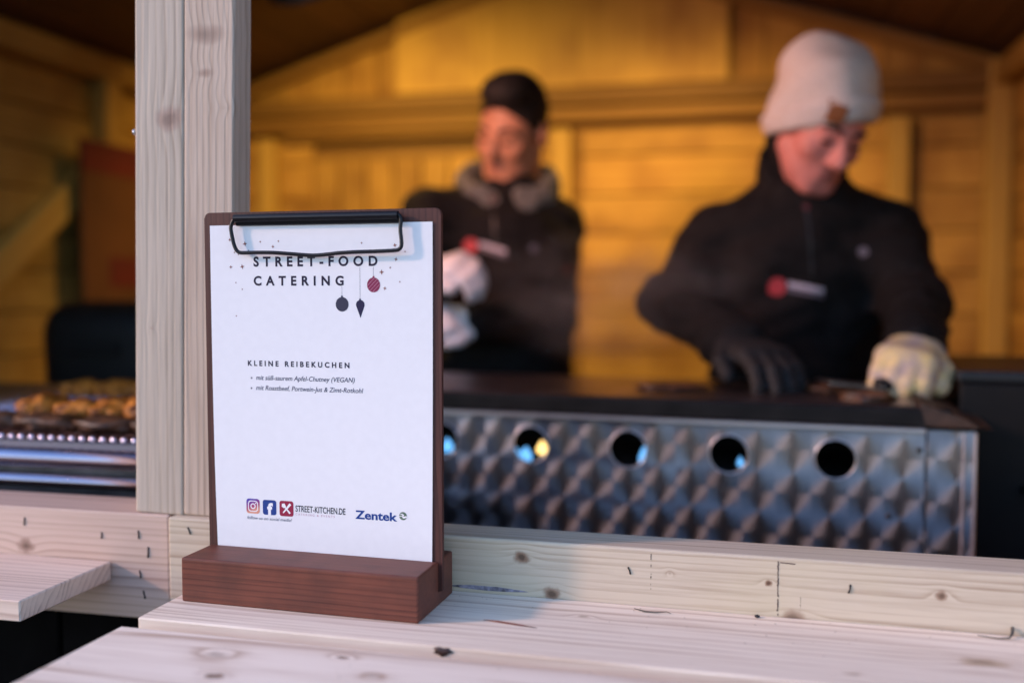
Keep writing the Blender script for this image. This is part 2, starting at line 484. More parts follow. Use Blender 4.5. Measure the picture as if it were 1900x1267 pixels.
# posts : two uprights side by side and the thin lath on their right
M_post1 = wood('post_pine_grey', (0.53, 0.44, 0.345), (0.32, 0.25, 0.185), ring=0.0065, pith=(0.08, 0.13), fibre=0.6, rings=0.7, kb=0.6, wob=0.003, rnd=0.02, stretch=1.0, bump=0.6,
               knots=[(0.058, -0.026, -0.0115, 0.016, 0.55), (-0.14, -0.026, 0.008, 0.004, 0.5)], knot_col=(0.30, 0.17, 0.13))
M_post2 = wood('post_pine_rosy', (0.57, 0.445, 0.345), (0.35, 0.245, 0.175), ring=0.0060, pith=(0.08, -0.12), fibre=0.55, rings=0.8, kb=0.6, wob=0.003, rnd=0.02, stretch=0.45, bump=0.6,
               knots=[(0.134, -0.026, 0.0015, 0.024, 0.45), (0.099, -0.026, 0.003, 0.014, 0.75), (0.066, -0.026, -0.018, 0.010, 0.4)], knot_col=(0.24, 0.14, 0.10))
PZ0, PZ1 = 1.049, 1.69
pc = (PZ0 + PZ1) / 2
lean = 0.0135
def post(name, x0, x1, y0, y1, mat, bev=0.002):
    o = S(box(name, (PZ1 - PZ0, y1 - y0, x1 - x0), ((x0 + x1) / 2 + 0.0085, (y0 + y1) / 2, pc), mat, bev=bev, seg=2))
    o.rotation_euler = Euler((0, R(-90) + lean * 1.6, 0))
    return o
post1 = post('front_post', -0.5805, -0.5287, 0.851, 0.896, M_post1)
post2 = post('front_post', -0.5283, -0.4765, 0.851, 0.884, M_post2)
# screw head standing out of the post's left edge
scr = plain('zinc', (0.6, 0.6, 0.62), 0.25, 1.0)
bm = bmesh.new()
tube_bm(bm, [(0.004, 0, 0), (-0.0035, 0, 0)], 0.0012, 8)
tube_bm(bm, [(-0.0035, 0, 0), (-0.0045, 0, 0), (-0.0058, 0, 0), (-0.0062, 0, 0)], [0.0034, 0.0034, 0.0024, 0.0008], 10)
so = bm_obj('screw', bm, scr, None, (-0.5690, 0.8545, 1.4165), smooth=True)
so.parent = post1
so.matrix_parent_inverse = (Matrix.Translation(Vector(post1.location) + Vector(stall.location)) @ post1.rotation_euler.to_matrix().to_4x4()).inverted()

# staples, nail marks and pencil lines on the rails : thin proud slivers
M_iron = plain('rusty_staple', (0.035, 0.03, 0.03), 0.55, 0.6, var=0.4, scale=300)
M_pencil = plain('dark_pencil', (0.09, 0.06, 0.05), 0.9, var=0.5, scale=900)
def staple(x, z_, a, ln, par, ry=RY0):
    bm = bmesh.new()
    pts = [(-ln / 2, 0.002, 0), (-ln / 2, -0.0006, 0.0001), (0, -0.0013, 0.0004), (ln / 2 * 0.8, -0.0009, 0), (ln / 2, 0.002, -0.0008)]
    tube_bm(bm, pts, [0.0004, 0.0009, 0.0006, 0.0008, 0.0003], 6)
    o = bm_obj('staple', bm, M_iron, None, (x, ry + 0.0005, z_), (0, a, 0), smooth=True)
    return sub(o, par)
for x, z_, a, ln in ((-0.094, 1.029, R(70), 0.006), (0.083, 1.027, R(100), 0.007), (-0.514, 1.037, R(65), 0.007)):
    staple(x, z_, a, ln, rail)
for x, z_, a, ln in ((-0.703, 1.034, R(95), 0.008), (-0.615, 1.025, R(90), 0.006), (-0.574, 1.028, R(85), 0.008), (-0.564, 1.011, R(92), 0.011), (-0.573, 0.989, R(80), 0.007), (-0.569, 0.969, R(75), 0.008)):
    staple(x, z_, a, ln, rail2, RYL)
def pencil(x, z0, z1, wd, par, gaps):
    vs_, fs_ = [], []
    n = 26
    for i in range(n):
        if random.random() < gaps: continue
        a, b_ = z0 + (z1 - z0) * i / n, z0 + (z1 - z0) * (i + 0.95) / n
        ww = wd * random.uniform(0.5, 1.2); dx = random.uniform(-1, 1) * wd * 0.25
        k = len(vs_)
        vs_ += [(dx - ww / 2, -0.00025, a), (dx + ww / 2, -0.00025, a), (dx + ww / 2, -0.00025, b_), (dx - ww / 2, -0.00025, b_)]
        fs_.append((k, k + 1, k + 2, k + 3))
    return sub(mesh_obj('pencil_line', vs_, fs_, M_pencil, None, (x, RY0, 0)), par)
pencil(-0.0758, 1.012, 1.045, 0.0007, rail, 0.45)
pencil(0.0276, 1.001, 1.046, 0.0011, rail, 0.12)
pencil(0.0455, 1.006, 1.018, 0.0004, rail, 0.3)
sub(mesh_obj('pencil_line', [(0, -0.00025, 0), (0.012, -0.00025, -0.0005), (0.012, -0.00025, 0.0004), (0, -0.00025, 0.0008)], [(0, 1, 2, 3)], M_pencil, None, (0.029, RY0, 1.0445)), rail)
# open resin split low on the right rail
M_split = plain('split_resin', (0.22, 0.20, 0.24), 0.25, var=0.6, scale=160, spec=0.6)
n = 24
vt = [(-0.256 + 0.074 * i / n, RY0 - 0.0003, 0) for i in range(n + 1)]
top = [(x, y, 1.0045 - 0.0005 * i / n + 0.0022 * math.sin(math.pi * min(1, i / n * 1.0)) ** 0.8 + random.uniform(-.0002, .0002)) for i, (x, y, _) in enumerate(vt)]
bot = [(x, y, 1.0045 - 0.0005 * i / n - 0.0018 * math.sin(math.pi * min(1, i / n * 1.0)) ** 0.8) for i, (x, y, _) in enumerate(vt)]
sub(mesh_obj('resin_split', top + bot, [(i, n + 1 + i, n + 2 + i, i + 1) for i in range(n)], M_split, None), rail)

# ------------------------------------------------------------------ serving counters
def plank_local(cx, cy, pts): return [(x - cx, y - cy, 0.0095, r, s) for x, y, r, s in pts]
sc = empty('serving_counter', (0.07, 0.70, 0.981))
SC_YAW = R(-1.4)
tag(sc, 'long pale pine serving counter of planks under the menu stand', 'counter')
def SC(o): o.parent = sc; o.location = Vector(o.location) - Vector(sc.location); return o
CX0, CX1 = -0.4815, 0.66
cx = (CX0 + CX1) / 2
M_cnt1 = wood('counter_pine_back', (0.90, 0.755, 0.595), (0.55, 0.385, 0.265), ring=0.0085, pith=(0.15, -0.10), fibre=0.55, rings=0.9, kb=0.9, rnd=0.02, wob=0.005, bump=0.12, stretch=1.7,
              knots=plank_local(cx, 0.772, [(0.166, 0.774, 0.011, 0.5), (0.075, 0.728, 0.005, 0.3), (-0.13, 0.80, 0.004, 0.3)]), knot_col=(0.42, 0.26, 0.13))
M_cnt2 = wood('counter_pine_front', (0.90, 0.755, 0.61), (0.55, 0.39, 0.28), ring=0.0080, pith=(-0.03, -0.075), fibre=0.55, rings=0.9, kb=1.0, rnd=0.02, wob=0.005, bump=0.12, stretch=1.8,
              knots=plank_local(cx, 0.616, [(-0.283, 0.666, 0.0035, 0.85), (-0.355, 0.612, 0.0055, 0.85), (-0.248, 0.640, 0.005, 0.30), (-0.375, 0.648, 0.008, 0.3)]), knot_col=(0.26, 0.14, 0.08))
p1 = SC(box('plank', (CX1 - CX0, 0.134, 0.019), (cx, 0.772, 0.9905), M_cnt1, bev=0.0012))
p2 = SC(box('plank', (CX1 - CX0, 0.136, 0.019), (cx, 0.616, 0.9905), M_cnt2, bev=0.0012))
p3 = SC(box('plank', (CX1 - CX0, 0.10, 0.019), (cx, 0.488, 0.9905), M_cnt2, bev=0.0012))
for x in (-0.40, 0.2, 0.6):
    SC(box('bracket', (0.40, 0.045, 0.04), (x, 0.64, 0.960), M_dark, rot=(0, 0, R(90)), bev=0.001))
# dark knot on the rear plank's front edge
sc.rotation_euler = (0, 0, SC_YAW); sc.location.y -= 0.0115
M_kn = plain('dark_knot', (0.05, 0.022, 0.015), 0.5, var=0.5, scale=300)
bm = bmesh.new()
bmesh.ops.create_icosphere(bm, subdivisions=2, radius=1.0)
for v in bm.verts: v.co = Vector((v.co.x * 0.0075, v.co.y * 0.0018, v.co.z * 0.0035)) * (1 + 0.25 * math.sin(v.co.x * 9 + v.co.z * 5))
ko = bm_obj('knot', bm, M_kn, None, (-0.219, 0.705, 0.9965), smooth=True); ko.parent = sc; ko.location = Vector(ko.location) - Vector((0.07, 0.70, 0.981))

sc2 = empty('serving_counter', (-0.95, 0.78, 0.981))
tag(sc2, 'short pale plank shelf fixed left of the post in front of the grill', 'counter')
M_cnt3 = wood('counter_pine_pink_lit', (0.82, 0.64, 0.51), (0.54, 0.375, 0.28), ring=0.0065, pith=(0.12, -0.10), fibre=0.22, bump=0.12, rnd=0.02)  # plank colour carries the pink glow that falls on the left side
o = box('plank', (0.95, 0.127, 0.0185), (-0.6040 - 0.475, 0.7835, 0.991), M_cnt3, bev=0.0012)
o.parent = sc2; o.location = Vector(o.location) - Vector(sc2.location)
for x in (-1.45, -1.0):
    o = box('bracket', (0.14, 0.045, 0.04), (x, 0.77, 0.961), M_dark, rot=(0, 0, R(90)), bev=0.001)
    o.parent = sc2; o.location = Vector(o.location) - Vector(sc2.location)

# bits lying on the counter
M_twig = plain('dry_stalk', (0.085, 0.075, 0.06), 0.8, var=0.4, scale=400)
tw = tube('dry_stalk', [(-0.015, 0.001, 0.0018), (-0.006, -0.002, 0.0010), (0.003, -0.0025, 0.0012), (0.012, 0.0005, 0.0012), (0.0155, -0.003, 0.0011)], [0.0004, 0.0007, 0.0006, 0.0004, 0.0002], M_twig, None, 6, loc=(-0.0735, 0.8160, 1.0))
tag(tw, 'thin dry plant stalk lying beside the rail, right of the stand', 'stalk', 'stalks on the counter')
tw2 = tube('dry_stalk', [(-0.018, 0.001, 0.0010), (-0.004, -0.003, 0.0009), (0.004, -0.002, 0.0016), (0.0075, 0.004, 0.0035), (0.0085, 0.008, 0.0065)], [0.0003, 0.0005, 0.0007, 0.0013, 0.0015], M_twig, None, 6, loc=(0.194, 0.8160, 1.0))
tag(tw2, 'hooked dry stalk leaning on the rail at the far right', 'stalk', 'stalks on the counter')
M_crumb = plain('black_crumb', (0.01, 0.01, 0.012), 0.4)
bm = bmesh.new(); bmesh.ops.create_icosphere(bm, subdivisions=2, radius=0.0019)
for v in bm.verts: v.co.z *= 0.7; v.co.x *= 1.2
cr_ = bm_obj('crumb', bm, M_crumb, None, (0.011, 0.8225, 1.0013), smooth=True)
tag(cr_, 'tiny black crumb on the counter in front of the rail', 'crumb')
M_spl = plain('splinter_red', (0.16, 0.05, 0.03), 0.6)
sp = tube('splinter', [(-0.022, 0.004, 0.0005), (-0.008, 0.0015, 0.0008), (0.008, -0.002, 0.0007), (0.024, -0.0045, 0.0004)], [0.0002, 0.0008, 0.0007, 0.0002], M_spl, None, 6, loc=(-0.1825, 0.761, 1.0))
tag(sp, 'thin reddish wood splinter lying on the rear counter plank', 'splinter')
# sawdust specks
vs_, fs_ = [], []
for i in range(140):
    x, y = random.uniform(-0.25, 0.35), 0.70 + 0.136 * random.random() ** 0.4
    if i > 95: x, y = random.uniform(-0.47, 0.3), random.uniform(0.56, 0.68)
    s = random.uniform(0.00025, 0.0007); a = random.uniform(0, 3)
    k = len(vs_)
    ca, sa = math.cos(a) * s, math.sin(a) * s
    vs_ += [(x + ca, y + sa, 1.0003), (x - sa, y + ca, 1.0003), (x - ca, y - sa, 1.0003), (x + sa, y - ca, 1.0003), (x, y, 1.0003 + s)]
    fs_ += [(k, k + 1, k + 4), (k + 1, k + 2, k + 4), (k + 2, k + 3, k + 4), (k + 3, k, k + 4)]
tag(mesh_obj('sawdust', vs_, fs_, plain('sawdust', (0.12, 0.08, 0.05), 0.9, col2=(0.6, 0.48, 0.36), scale=500)), 'dark and pale sawdust specks on the counter planks', 'sawdust', kind='stuff')

# ------------------------------------------------------------------ menu stand : base block, clipboard, sheet
YAWM = R(-2.33)
tX = Vector((math.cos(YAWM), math.sin(YAWM), 0)); nX = Vector((-tX.y, tX.x, 0))
F0 = Vector((-0.469, 0.7524, 1.0))
M_wal = wood('walnut_base', (0.168, 0.050, 0.030), (0.070, 0.019, 0.012), ring=0.0026, pith=(0.11, -0.10), fibre=0.8, rings=0.9, rnd=0.02, rough=0.5, coat=0.0, bump=0.15, wob=0.004,
             stain=((0.05, 0.02, 0.016), 30.0, 0.45))
M_wal2 = wood('walnut_board', (0.082, 0.027, 0.020), (0.038, 0.012, 0.009), ring=0.0045, pith=(0.04, 0.09), fibre=0.45, rnd=0.02, rough=0.6, coat=0.0, bump=0.15, wob=0.012,
              stain=((0.035, 0.014, 0.011), 18.0, 0.5))
BL, BD, BH = 0.2165, 0.084, 0.038
base = empty('display_stand', F0 + tX * BL / 2 + nX * BD / 2, YAWM)
tag(base, 'reddish walnut block with a slot that holds the menu clipboard upright', 'stand')
prof = [(0, 0), (BD, 0), (BD, BH), (0.0540, BH), (0.0540, 0.012), (0.0466, 0.012), (0.0466, BH), (0, BH)]
bm = bmesh.new()
lo = [bm.verts.new((-BL / 2, y - BD / 2, z_)) for y, z_ in prof]
hi = [bm.verts.new((BL / 2, y - BD / 2, z_)) for y, z_ in prof]
n = len(prof)
for i in range(n):
    bm.faces.new((lo[i], lo[(i + 1) % n], hi[(i + 1) % n], hi[i]))
bm.faces.new(lo[::-1]); bm.faces.new(hi)
es = [e for e in bm.edges if not (abs(e.verts[0].co.z - 0.012) < 1e-5 or abs(e.verts[1].co.z - 0.012) < 1e-5)]
bmesh.ops.bevel(bm, geom=es, offset=0.0020, segments=3, affect='EDGES', profile=0.6)
bm_obj('block', bm, M_wal, base)

SB = F0 + nX * 0.0474 + Vector((0, 0, BH))      # paper plane origin : left lower corner line at the block's top
clip = empty('clipboard', SB + Vector((0, 0, 0)), YAWM)
tag(clip, 'dark walnut clipboard standing in the slotted wooden block', 'clipboard')
bm = bmesh.new()
bx0, bx1, bz0, bz1, rc_ = -0.0026, 0.2198, -0.0255, 0.2962, 0.005
out = []
for cx_, cz_, a0 in ((bx1 - rc_, bz1 - rc_, 0), (bx0 + rc_, bz1 - rc_, 90), (bx0 + 0.001, bz0 + 0.001, 180), (bx1 - 0.001, bz0 + 0.001, 270)):
    rr_ = rc_ if a0 < 180 else 0.001
    for k in range(7):
        a = R(a0 + 15 * k); out.append((cx_ + rr_ * math.cos(a), cz_ + rr_ * math.sin(a)))
# the board's grain runs upright : build it along local X and turn it
A = [bm.verts.new((z_, 0.0008, -x)) for x, z_ in out]
B = [bm.verts.new((z_, 0.0052, -x)) for x, z_ in out]
n = len(out)
bm.faces.new(A); bm.faces.new(B[::-1])
for i in range(n): bm.faces.new((A[i], B[i], B[(i + 1) % n], A[(i + 1) % n]))
es = [e for e in bm.edges if len(e.link_faces) == 2 and abs(e.verts[0].co.y - e.verts[1].co.y) < 1e-6]
bmesh.ops.bevel(bm, geom=es, offset=0.0007, segments=2, affect='EDGES')
bm_obj('board', bm, M_wal2, clip, rot=(0, R(-90), 0))

# paper sheet
sheet = empty('menu_sheet', SB, YAWM)
tag(sheet, 'white printed menu sheet clipped to the walnut board', 'menu')
ZT = 0.2848
def px0(z_): return 0.0037 + 0.0027 * max(0, (ZT - z_) / ZT) ** 3
def px1(z_): return 0.2127 - 0.0017 * max(0, (ZT - z_) / ZT) ** 2
def pbow(x, z_):
    s = math.sin(math.pi * min(1, max(0, x / 0.21)))
    q = max(0, min(1, z_ / ZT))
    edge = max(0, 1 - x / 0.03) ** 2 * math.sin(math.pi * min(1, max(0, q * 1.15))) * 0.0
    return -(0.0003 + 0.0005 * s * math.sin(math.pi * q ** 0.8) * (1 - q * 0.6) + edge)
M_paper = plain('paper', (0.80, 0.80, 0.81), 0.7, var=0.012, scale=120, bump=0.03, spec=0.25)
nx_, nz_ = 24, 34
vs_ = []
for j in range(nz_ + 1):
    z_ = -0.0125 + (ZT + 0.0125) * j / nz_
    for i in range(nx_ + 1):
        x = px0(z_) + (px1(z_) - px0(z_)) * i / nx_
        vs_.append((x, pbow(x, z_) if z_ > 0 else -0.0003, z_))
fs_ = [(j * (nx_ + 1) + i, j * (nx_ + 1) + i + 1, (j + 1) * (nx_ + 1) + i + 1, (j + 1) * (nx_ + 1) + i) for j in range(nz_) for i in range(nx_)]
pp = mesh_obj('paper', vs_, fs_, M_paper, sheet)
md = pp.modifiers.new('thick', 'SOLIDIFY'); md.thickness = 0.00015; md.offset = 0

def inkmat(name, col, rough=0.6): return plain(name, col, rough, spec=0.2)
INK = inkmat('ink_navy', (0.022, 0.018, 0.040))
INK2 = inkmat('ink_grey', (0.035, 0.032, 0.075))
INKB = inkmat('ink_black', (0.010, 0.010, 0.018))
STAR = inkmat('ink_star', (0.24, 0.095, 0.075))
BERRY = inkmat('ink_berry', (0.23, 0.025, 0.075))
SLATE = inkmat('ink_slate', (0.040, 0.042, 0.072))
NAVY2 = inkmat('ink_indigo', (0.022, 0.020, 0.060))
BLUE = inkmat('ink_blue', (0.012, 0.050, 0.24))
FBB = inkmat('ink_cobalt', (0.020, 0.055, 0.24))
RED = inkmat('ink_crimson', (0.30, 0.022, 0.060))
PALE = inkmat('ink_pale_rose', (0.52, 0.26, 0.34))
WHITE = inkmat('ink_white', (0.86, 0.86, 0.87))
GREEN = inkmat('ink_green', (0.11, 0.17, 0.12))
mm = 0.001

def flat(name, verts2, faces, mat, lay=1, parent=None):
    """print on the sheet : verts (x, z) in metres, laid on the bowed paper"""
    return mesh_obj(name, [(x, pbow(x, z_) - 0.00013 - 0.00007 * lay, z_) for x, z_ in verts2], faces, mat, parent or sheet)

def poly(name, pts, mat, lay=1):
    return flat(name, [(x * mm, z_ * mm) for x, z_ in pts], [tuple(range(len(pts)))], mat, lay)

def text(name, body, x0, z0, width, cap, mat, lay=1, bold=0.0, shear=0.0, tilt=0.0, track=True):
    """letters set to a given left edge, base line, width and capital height (mm)"""
    def build(sp):
        c = bpy.data.curves.new(name, 'FONT')
        c.body = body; c.size = 1.0; c.space_character = sp; c.offset = bold; c.shear = shear
        c.resolution_u = 4
        o = bpy.data.objects.new(name, c)
        COL.objects.link(o)
        dg = bpy.context.evaluated_depsgraph_get()
        me = bpy.data.meshes.new_from_object(o.evaluated_get(dg))
        bpy.data.objects.remove(o)
        v = np.array([tuple(q.co) for q in me.vertices])
        return me, v
    caph = 0.729 if bold == 0 else 0.729 + bold
    s = cap / 0.72
    me, v = build(1.0)
    w1 = v[:, 0].max() - v[:, 0].min()
    me2, v2 = build(2.0)
    w2 = v2[:, 0].max() - v2[:, 0].min()
    sp = 1 + (width / s - w1) / (w2 - w1)
    if track and sp > 0.9:
        me, v = build(sp)
    sx = width / (v[:, 0].max() - v[:, 0].min())
    x = x0 + (v[:, 0] - v[:, 0].min()) * sx
    z_ = z0 + v[:, 1] * s + (x - x0) * tilt
    out_ = [(a * mm, b_ * mm) for a, b_ in zip(x, z_)]
    return flat(name, out_, [tuple(p.vertices) for p in me.polygons], mat, lay)

text('heading', 'STREET-FOOD', 46.4, 248.9, 117.0, 8.3, INK, bold=0.034)
text('heading', 'CATERING', 46.4, 232.4, 85.8, 8.0, INK, bold=0.034)
text('dish_title', 'KLEINE REIBEKUCHEN', 39.5, 161.8, 97.4, 4.6, INK, bold=0.032)
text('dish_line', 'mit süß-saurem Apfel-Chutney (VEGAN)', 47.4, 149.5, 94.3, 4.2, INK2, shear=0.22, bold=0.006, track=False)
text('dish_line', 'mit Roastbeef, Portwein-Jus & Zimt-Rotkohl', 47.3, 140.6, 102.3, 4.2, INK2, shear=0.22, bold=0.006, track=False)
def disc(name, cx_, cz_, rx, rz_, mat, lay=1, n=28):
    return poly(name, [(cx_ + rx * math.cos(2 * math.pi * k / n), cz_ + rz_ * math.sin(2 * math.pi * k / n)) for k in range(n)], mat, lay)
disc('bullet', 43.0, 151.0, 0.75, 0.75, INK2); disc('bullet', 42.8, 142.0, 0.75, 0.75, INK2)
for x, z_, r_ in [(23.4, 272.1, 1.55), (38.3, 268.5, 2.06), (53.3, 270.1, 1.03), (70.9, 270.4, 1.03), (65.5, 265.8, 1.46), (41.9, 262.5, 0.86), (27.8, 261.1, 0.86), (31.8, 259.3, 0.86), (24.0, 248.3, 1.55), (35.3, 248.6, 2.06), (28.8, 234.6, 0.86), (35.0, 228.8, 0.86), (28.8, 205.4, 0.86), (149.0, 268.0, 1.03), (179.2, 265.7, 1.72), (188.3, 260.4, 0.86), (180.1, 254.0, 1.63), (174.9, 247.1, 1.03), (167.1, 243.3, 2.06), (169.9, 229.7, 1.55), (183.5, 235.2, 0.86)]:
    pts = []
    ro = random.uniform(-0.25, 0.25)
    for k in range(8):
        a = math.pi / 4 * k + ro
        q = r_ * (1.15 if k % 2 == 0 else 0.42)
        pts.append((x + q * math.cos(a), z_ + q * math.sin(a)))
    poly('star', pts, STAR)
def hline(name, x, za, zb, wd, mat, lay=1): return poly(name, [(x - wd / 2, za), (x + wd / 2, za), (x + wd / 2, zb), (x - wd / 2, zb)], mat, lay)
def sqcap(x, z_, mat): return poly('ornament_cap', [(x - 0.9, z_ - 0.7), (x + 0.9, z_ - 0.7), (x + 0.8, z_ + 0.7), (x - 0.8, z_ + 0.7)], mat)
disc('ornament', 130.6, 216.1, 6.0, 6.2, SLATE); sqcap(130.5, 222.8, SLATE); hline('ornament_string', 130.5, 223.4, 231.5, 0.22, SLATE)
pts = [(147.4 + 4.0 * math.cos(R(a)), 215.9 + 3.9 * math.sin(R(a))) for a in range(-20, 201, 15)] + [(147.5, 204.6)]
poly('ornament', pts, NAVY2); sqcap(147.2, 220.2, NAVY2); hline('ornament_string', 147.2, 220.9, 247.7, 0.22, SLATE)
disc('ornament', 159.7, 232.6, 6.0, 6.3, BERRY); sqcap(159.7, 239.4, BERRY); hline('ornament_string', 159.6, 240.0, 248.0, 0.22, SLATE)
for k in (-3.6, -1.2, 1.2, 3.6):
    hl = math.sqrt(6.0 ** 2 - k * k) * 0.97
    d = math.sqrt(0.5)
    c0 = (159.7 - k * d, 232.6 + k * d)
    a_, b_ = (c0[0] - hl * d, c0[1] - hl * d), (c0[0] + hl * d, c0[1] + hl * d)
    q = 0.17
    poly('ornament_stripe', [(a_[0] + q * d, a_[1] - q * d), (b_[0] + q * d, b_[1] - q * d), (b_[0] - q * d, b_[1] + q * d), (a_[0] - q * d, a_[1] + q * d)], PALE, 2)

def rsq(cx_, cz_, wd, r_, n=6):
    h_ = wd / 2 - r_
    return [(cx_ + sx_ * h_ + r_ * math.cos(R(a0 + 90 / n * k)), cz_ + sz_ * h_ + r_ * math.sin(R(a0 + 90 / n * k))) for sx_, sz_, a0 in ((1, 1, 0), (-1, 1, 90), (-1, -1, 180), (1, -1, 270)) for k in range(n + 1)]
def ringpoly(name, P, Q, mat, lay):
    n = len(P)
    return flat(name, [(x * mm, z_ * mm) for x, z_ in P + Q], [(i, (i + 1) % n, n + (i + 1) % n, n + i) for i in range(n)], mat, lay)
# camera icon : gradient square
mg, tg, bgm = new_mat('ink_sunset')
tcg = tg.nodes.new('ShaderNodeTexCoord'); sg_ = tg.nodes.new('ShaderNodeSeparateXYZ'); tg.links.new(tcg.outputs['Generated'], sg_.inputs[0])
ma = tg.nodes.new('ShaderNodeMath'); ma.operation = 'MULTIPLY_ADD'; ma.inputs[1].default_value = -0.35; tg.links.new(sg_.outputs['X'], ma.inputs[0]); tg.links.new(sg_.outputs['Z'], ma.inputs[2])
crg = tg.nodes.new('ShaderNodeValToRGB'); el = crg.color_ramp.elements
el[0].position = -0.0; el[0].color = (0.70, 0.30, 0.20, 1); el[1].position = 0.95; el[1].color = (0.03, 0.05, 0.38, 1)
e = el.new(0.3); e.color = (0.40, 0.05, 0.14, 1); e = el.new(0.6); e.color = (0.17, 0.02, 0.26, 1)
tg.links.new(ma.outputs[0], crg.inputs[0]); tg.links.new(crg.outputs[0], bgm.inputs['Base Color']); bgm.inputs['Roughness'].default_value = 0.6
cx_, cz_ = 42.6, 37.0
poly('camera_icon', rsq(cx_, cz_, 13.2, 2.6), mg, 1)
ringpoly('icon_outline', rsq(cx_, cz_, 9.9, 2.8), rsq(cx_, cz_, 8.3, 2.2), WHITE, 2)
ck = lambda r_: [(cx_ + r_ * math.cos(R(15 * k)), cz_ + r_ * math.sin(R(15 * k))) for k in range(24)]
ringpoly('icon_lens', ck(2.55), ck(1.65), WHITE, 2)
disc('icon_dot', cx_ + 2.7, cz_ + 2.7, 0.6, 0.6, WHITE, 2)
poly('letter_icon', rsq(58.9, 36.75, 13.3, 2.2), FBB, 1)
text('icon_letter', 'f', 56.6, 30.6, 5.6, 10.0, WHITE, 2, bold=0.05)
poly('cutlery_icon', rsq(75.5, 36.7, 13.6, 2.2), RED, 1)
def bar2(name, ax, az, bx_, bz_, w0, w1, mat, lay):
    d = Vector((bx_ - ax, bz_ - az)); d.normalize(); q = Vector((-d.y, d.x))
    return poly(name, [(ax - q.x * w0, az - q.y * w0), (ax + q.x * w0, az + q.y * w0), (bx_ + q.x * w1, bz_ + q.y * w1), (bx_ - q.x * w1, bz_ - q.y * w1)], mat, lay)
bar2('icon_knife', 72.2, 32.8, 79.4, 41.0, 0.55, 1.15, WHITE, 2)
bar2('icon_spatula', 79.0, 32.6, 74.0, 38.2, 0.85, 0.5, WHITE, 3)
poly('icon_spatula_blade', [(74.9, 37.4), (73.2, 41.6), (70.6, 39.0)] if False else [(75.2, 38.6), (73.7, 41.3), (71.3, 40.9), (70.9, 38.4), (73.3, 36.9)], WHITE, 4)
text('web_address', 'STREET-KITCHEN.DE', 84.3, 34.8, 47.6, 5.6, INKB, bold=0.012)
text('web_tagline', 'CATERING & EVENTS', 84.3, 31.5, 37.4, 1.9, PALE)
text('social_line', 'follow us on social media!', 36.6, 25.3, 44.1, 2.8, INK2, shear=0.25, track=False)
text('sponsor_name', 'Zentek', 141.0, 32.2, 38.8, 7.3, BLUE, bold=0.028, track=False)
c0, c1 = 185.1, 37.0
def arcband(a0, a1, r0, r1, ox=0, oz=0): return [(c0 + ox + r0 * math.cos(R(a)), c1 + oz + r0 * math.sin(R(a))) for a in np.linspace(a0, a1, 12)] + [(c0 + ox + r1 * math.cos(R(a)), c1 + oz + r1 * math.sin(R(a))) for a in np.linspace(a1, a0, 12)]
disc('sponsor_mark', c0, c1, 3.5, 3.5, GREEN, 1)
poly('mark_swoosh', [(c0 - 3.6, c1 + 1.3), (c0 - 0.8, c1 + 2.0), (c0 + 1.1, c1 + 0.9), (c0 + 0.3, c1 - 0.3), (c0 - 3.7, c1 - 0.6), (c0 - 3.7, c1 - 0.1), (c0 - 0.8, c1 + 0.3), (c0 - 0.4, c1 + 0.9), (c0 - 1.4, c1 + 1.2)], WHITE, 2)
poly('mark_swoosh', [(c0 + 3.6, c1 - 1.2), (c0 + 0.6, c1 - 2.0), (c0 - 1.2, c1 - 1.2), (c0 - 0.2, c1 - 0.55), (c0 + 3.6, c1 + 0.2)], WHITE, 3)

# wire clip
M_clip = plain('black_clip', (0.005, 0.005, 0.007), 0.38, 0.0, spec=0.32)
cl = empty('bulldog_clip', SB, YAWM)
tag(cl, 'black wire bulldog clip holding the sheet at the top of the board', 'clip')
bm = bmesh.new()
prof = []
for k in range(13):                       # rolled upper edge
    a = R(-60 + 27 * k); prof.append((-0.0052 - 0.0034 * math.cos(a), 0.2905 + 0.0034 * math.sin(a)))
prof += [(-0.0016, 0.2870), (-0.0010, 0.2850), (-0.0018, 0.2840), (-0.0030, 0.2846), (-0.0036, 0.2868)]
for xs in ((0.0312, 0.1842),):
    lo = [bm.verts.new((xs[0], y, z_)) for y, z_ in prof]; hi = [bm.verts.new((xs[1], y, z_)) for y, z_ in prof]
    n = len(prof)
    for i in range(n): bm.faces.new((lo[i], lo[(i + 1) % n], hi[(i + 1) % n], hi[i]))
    bm.faces.new(lo[::-1]); bm.faces.new(hi)
bm_obj('clip_bar', bm, M_clip, cl)
wp = [(0.0340, -0.0052, 0.2902), (0.0308, -0.0054, 0.2893), (0.0284, -0.0056, 0.2850), (0.0280, -0.0058, 0.2805), (0.0302, -0.0060, 0.2700), (0.0325, -0.0062, 0.2642), (0.0345, -0.0063, 0.2618), (0.0385, -0.0063, 0.2605),
      (0.0530, -0.0062, 0.2606), (0.0680, -0.0060, 0.2604), (0.0850, -0.0052, 0.2592), (0.1000, -0.0046, 0.2580), (0.1085, -0.0046, 0.2578), (0.1180, -0.0048, 0.2584), (0.1300, -0.0055, 0.2595), (0.1450, -0.0060, 0.2602), (0.1650, -0.0062, 0.2606),
      (0.1808, -0.0063, 0.2612), (0.1850, -0.0063, 0.2620), (0.1872, -0.0062, 0.2645), (0.1874, -0.0060, 0.2690), (0.1864, -0.0058, 0.2785), (0.1868, -0.0055, 0.2850), (0.1862, -0.0053, 0.2890), (0.1842, -0.0052, 0.2908), (0.1810, -0.0052, 0.2908)]
tube('clip_wire', smooth_path(wp, 5), 0.00165, M_clip, cl, 10)

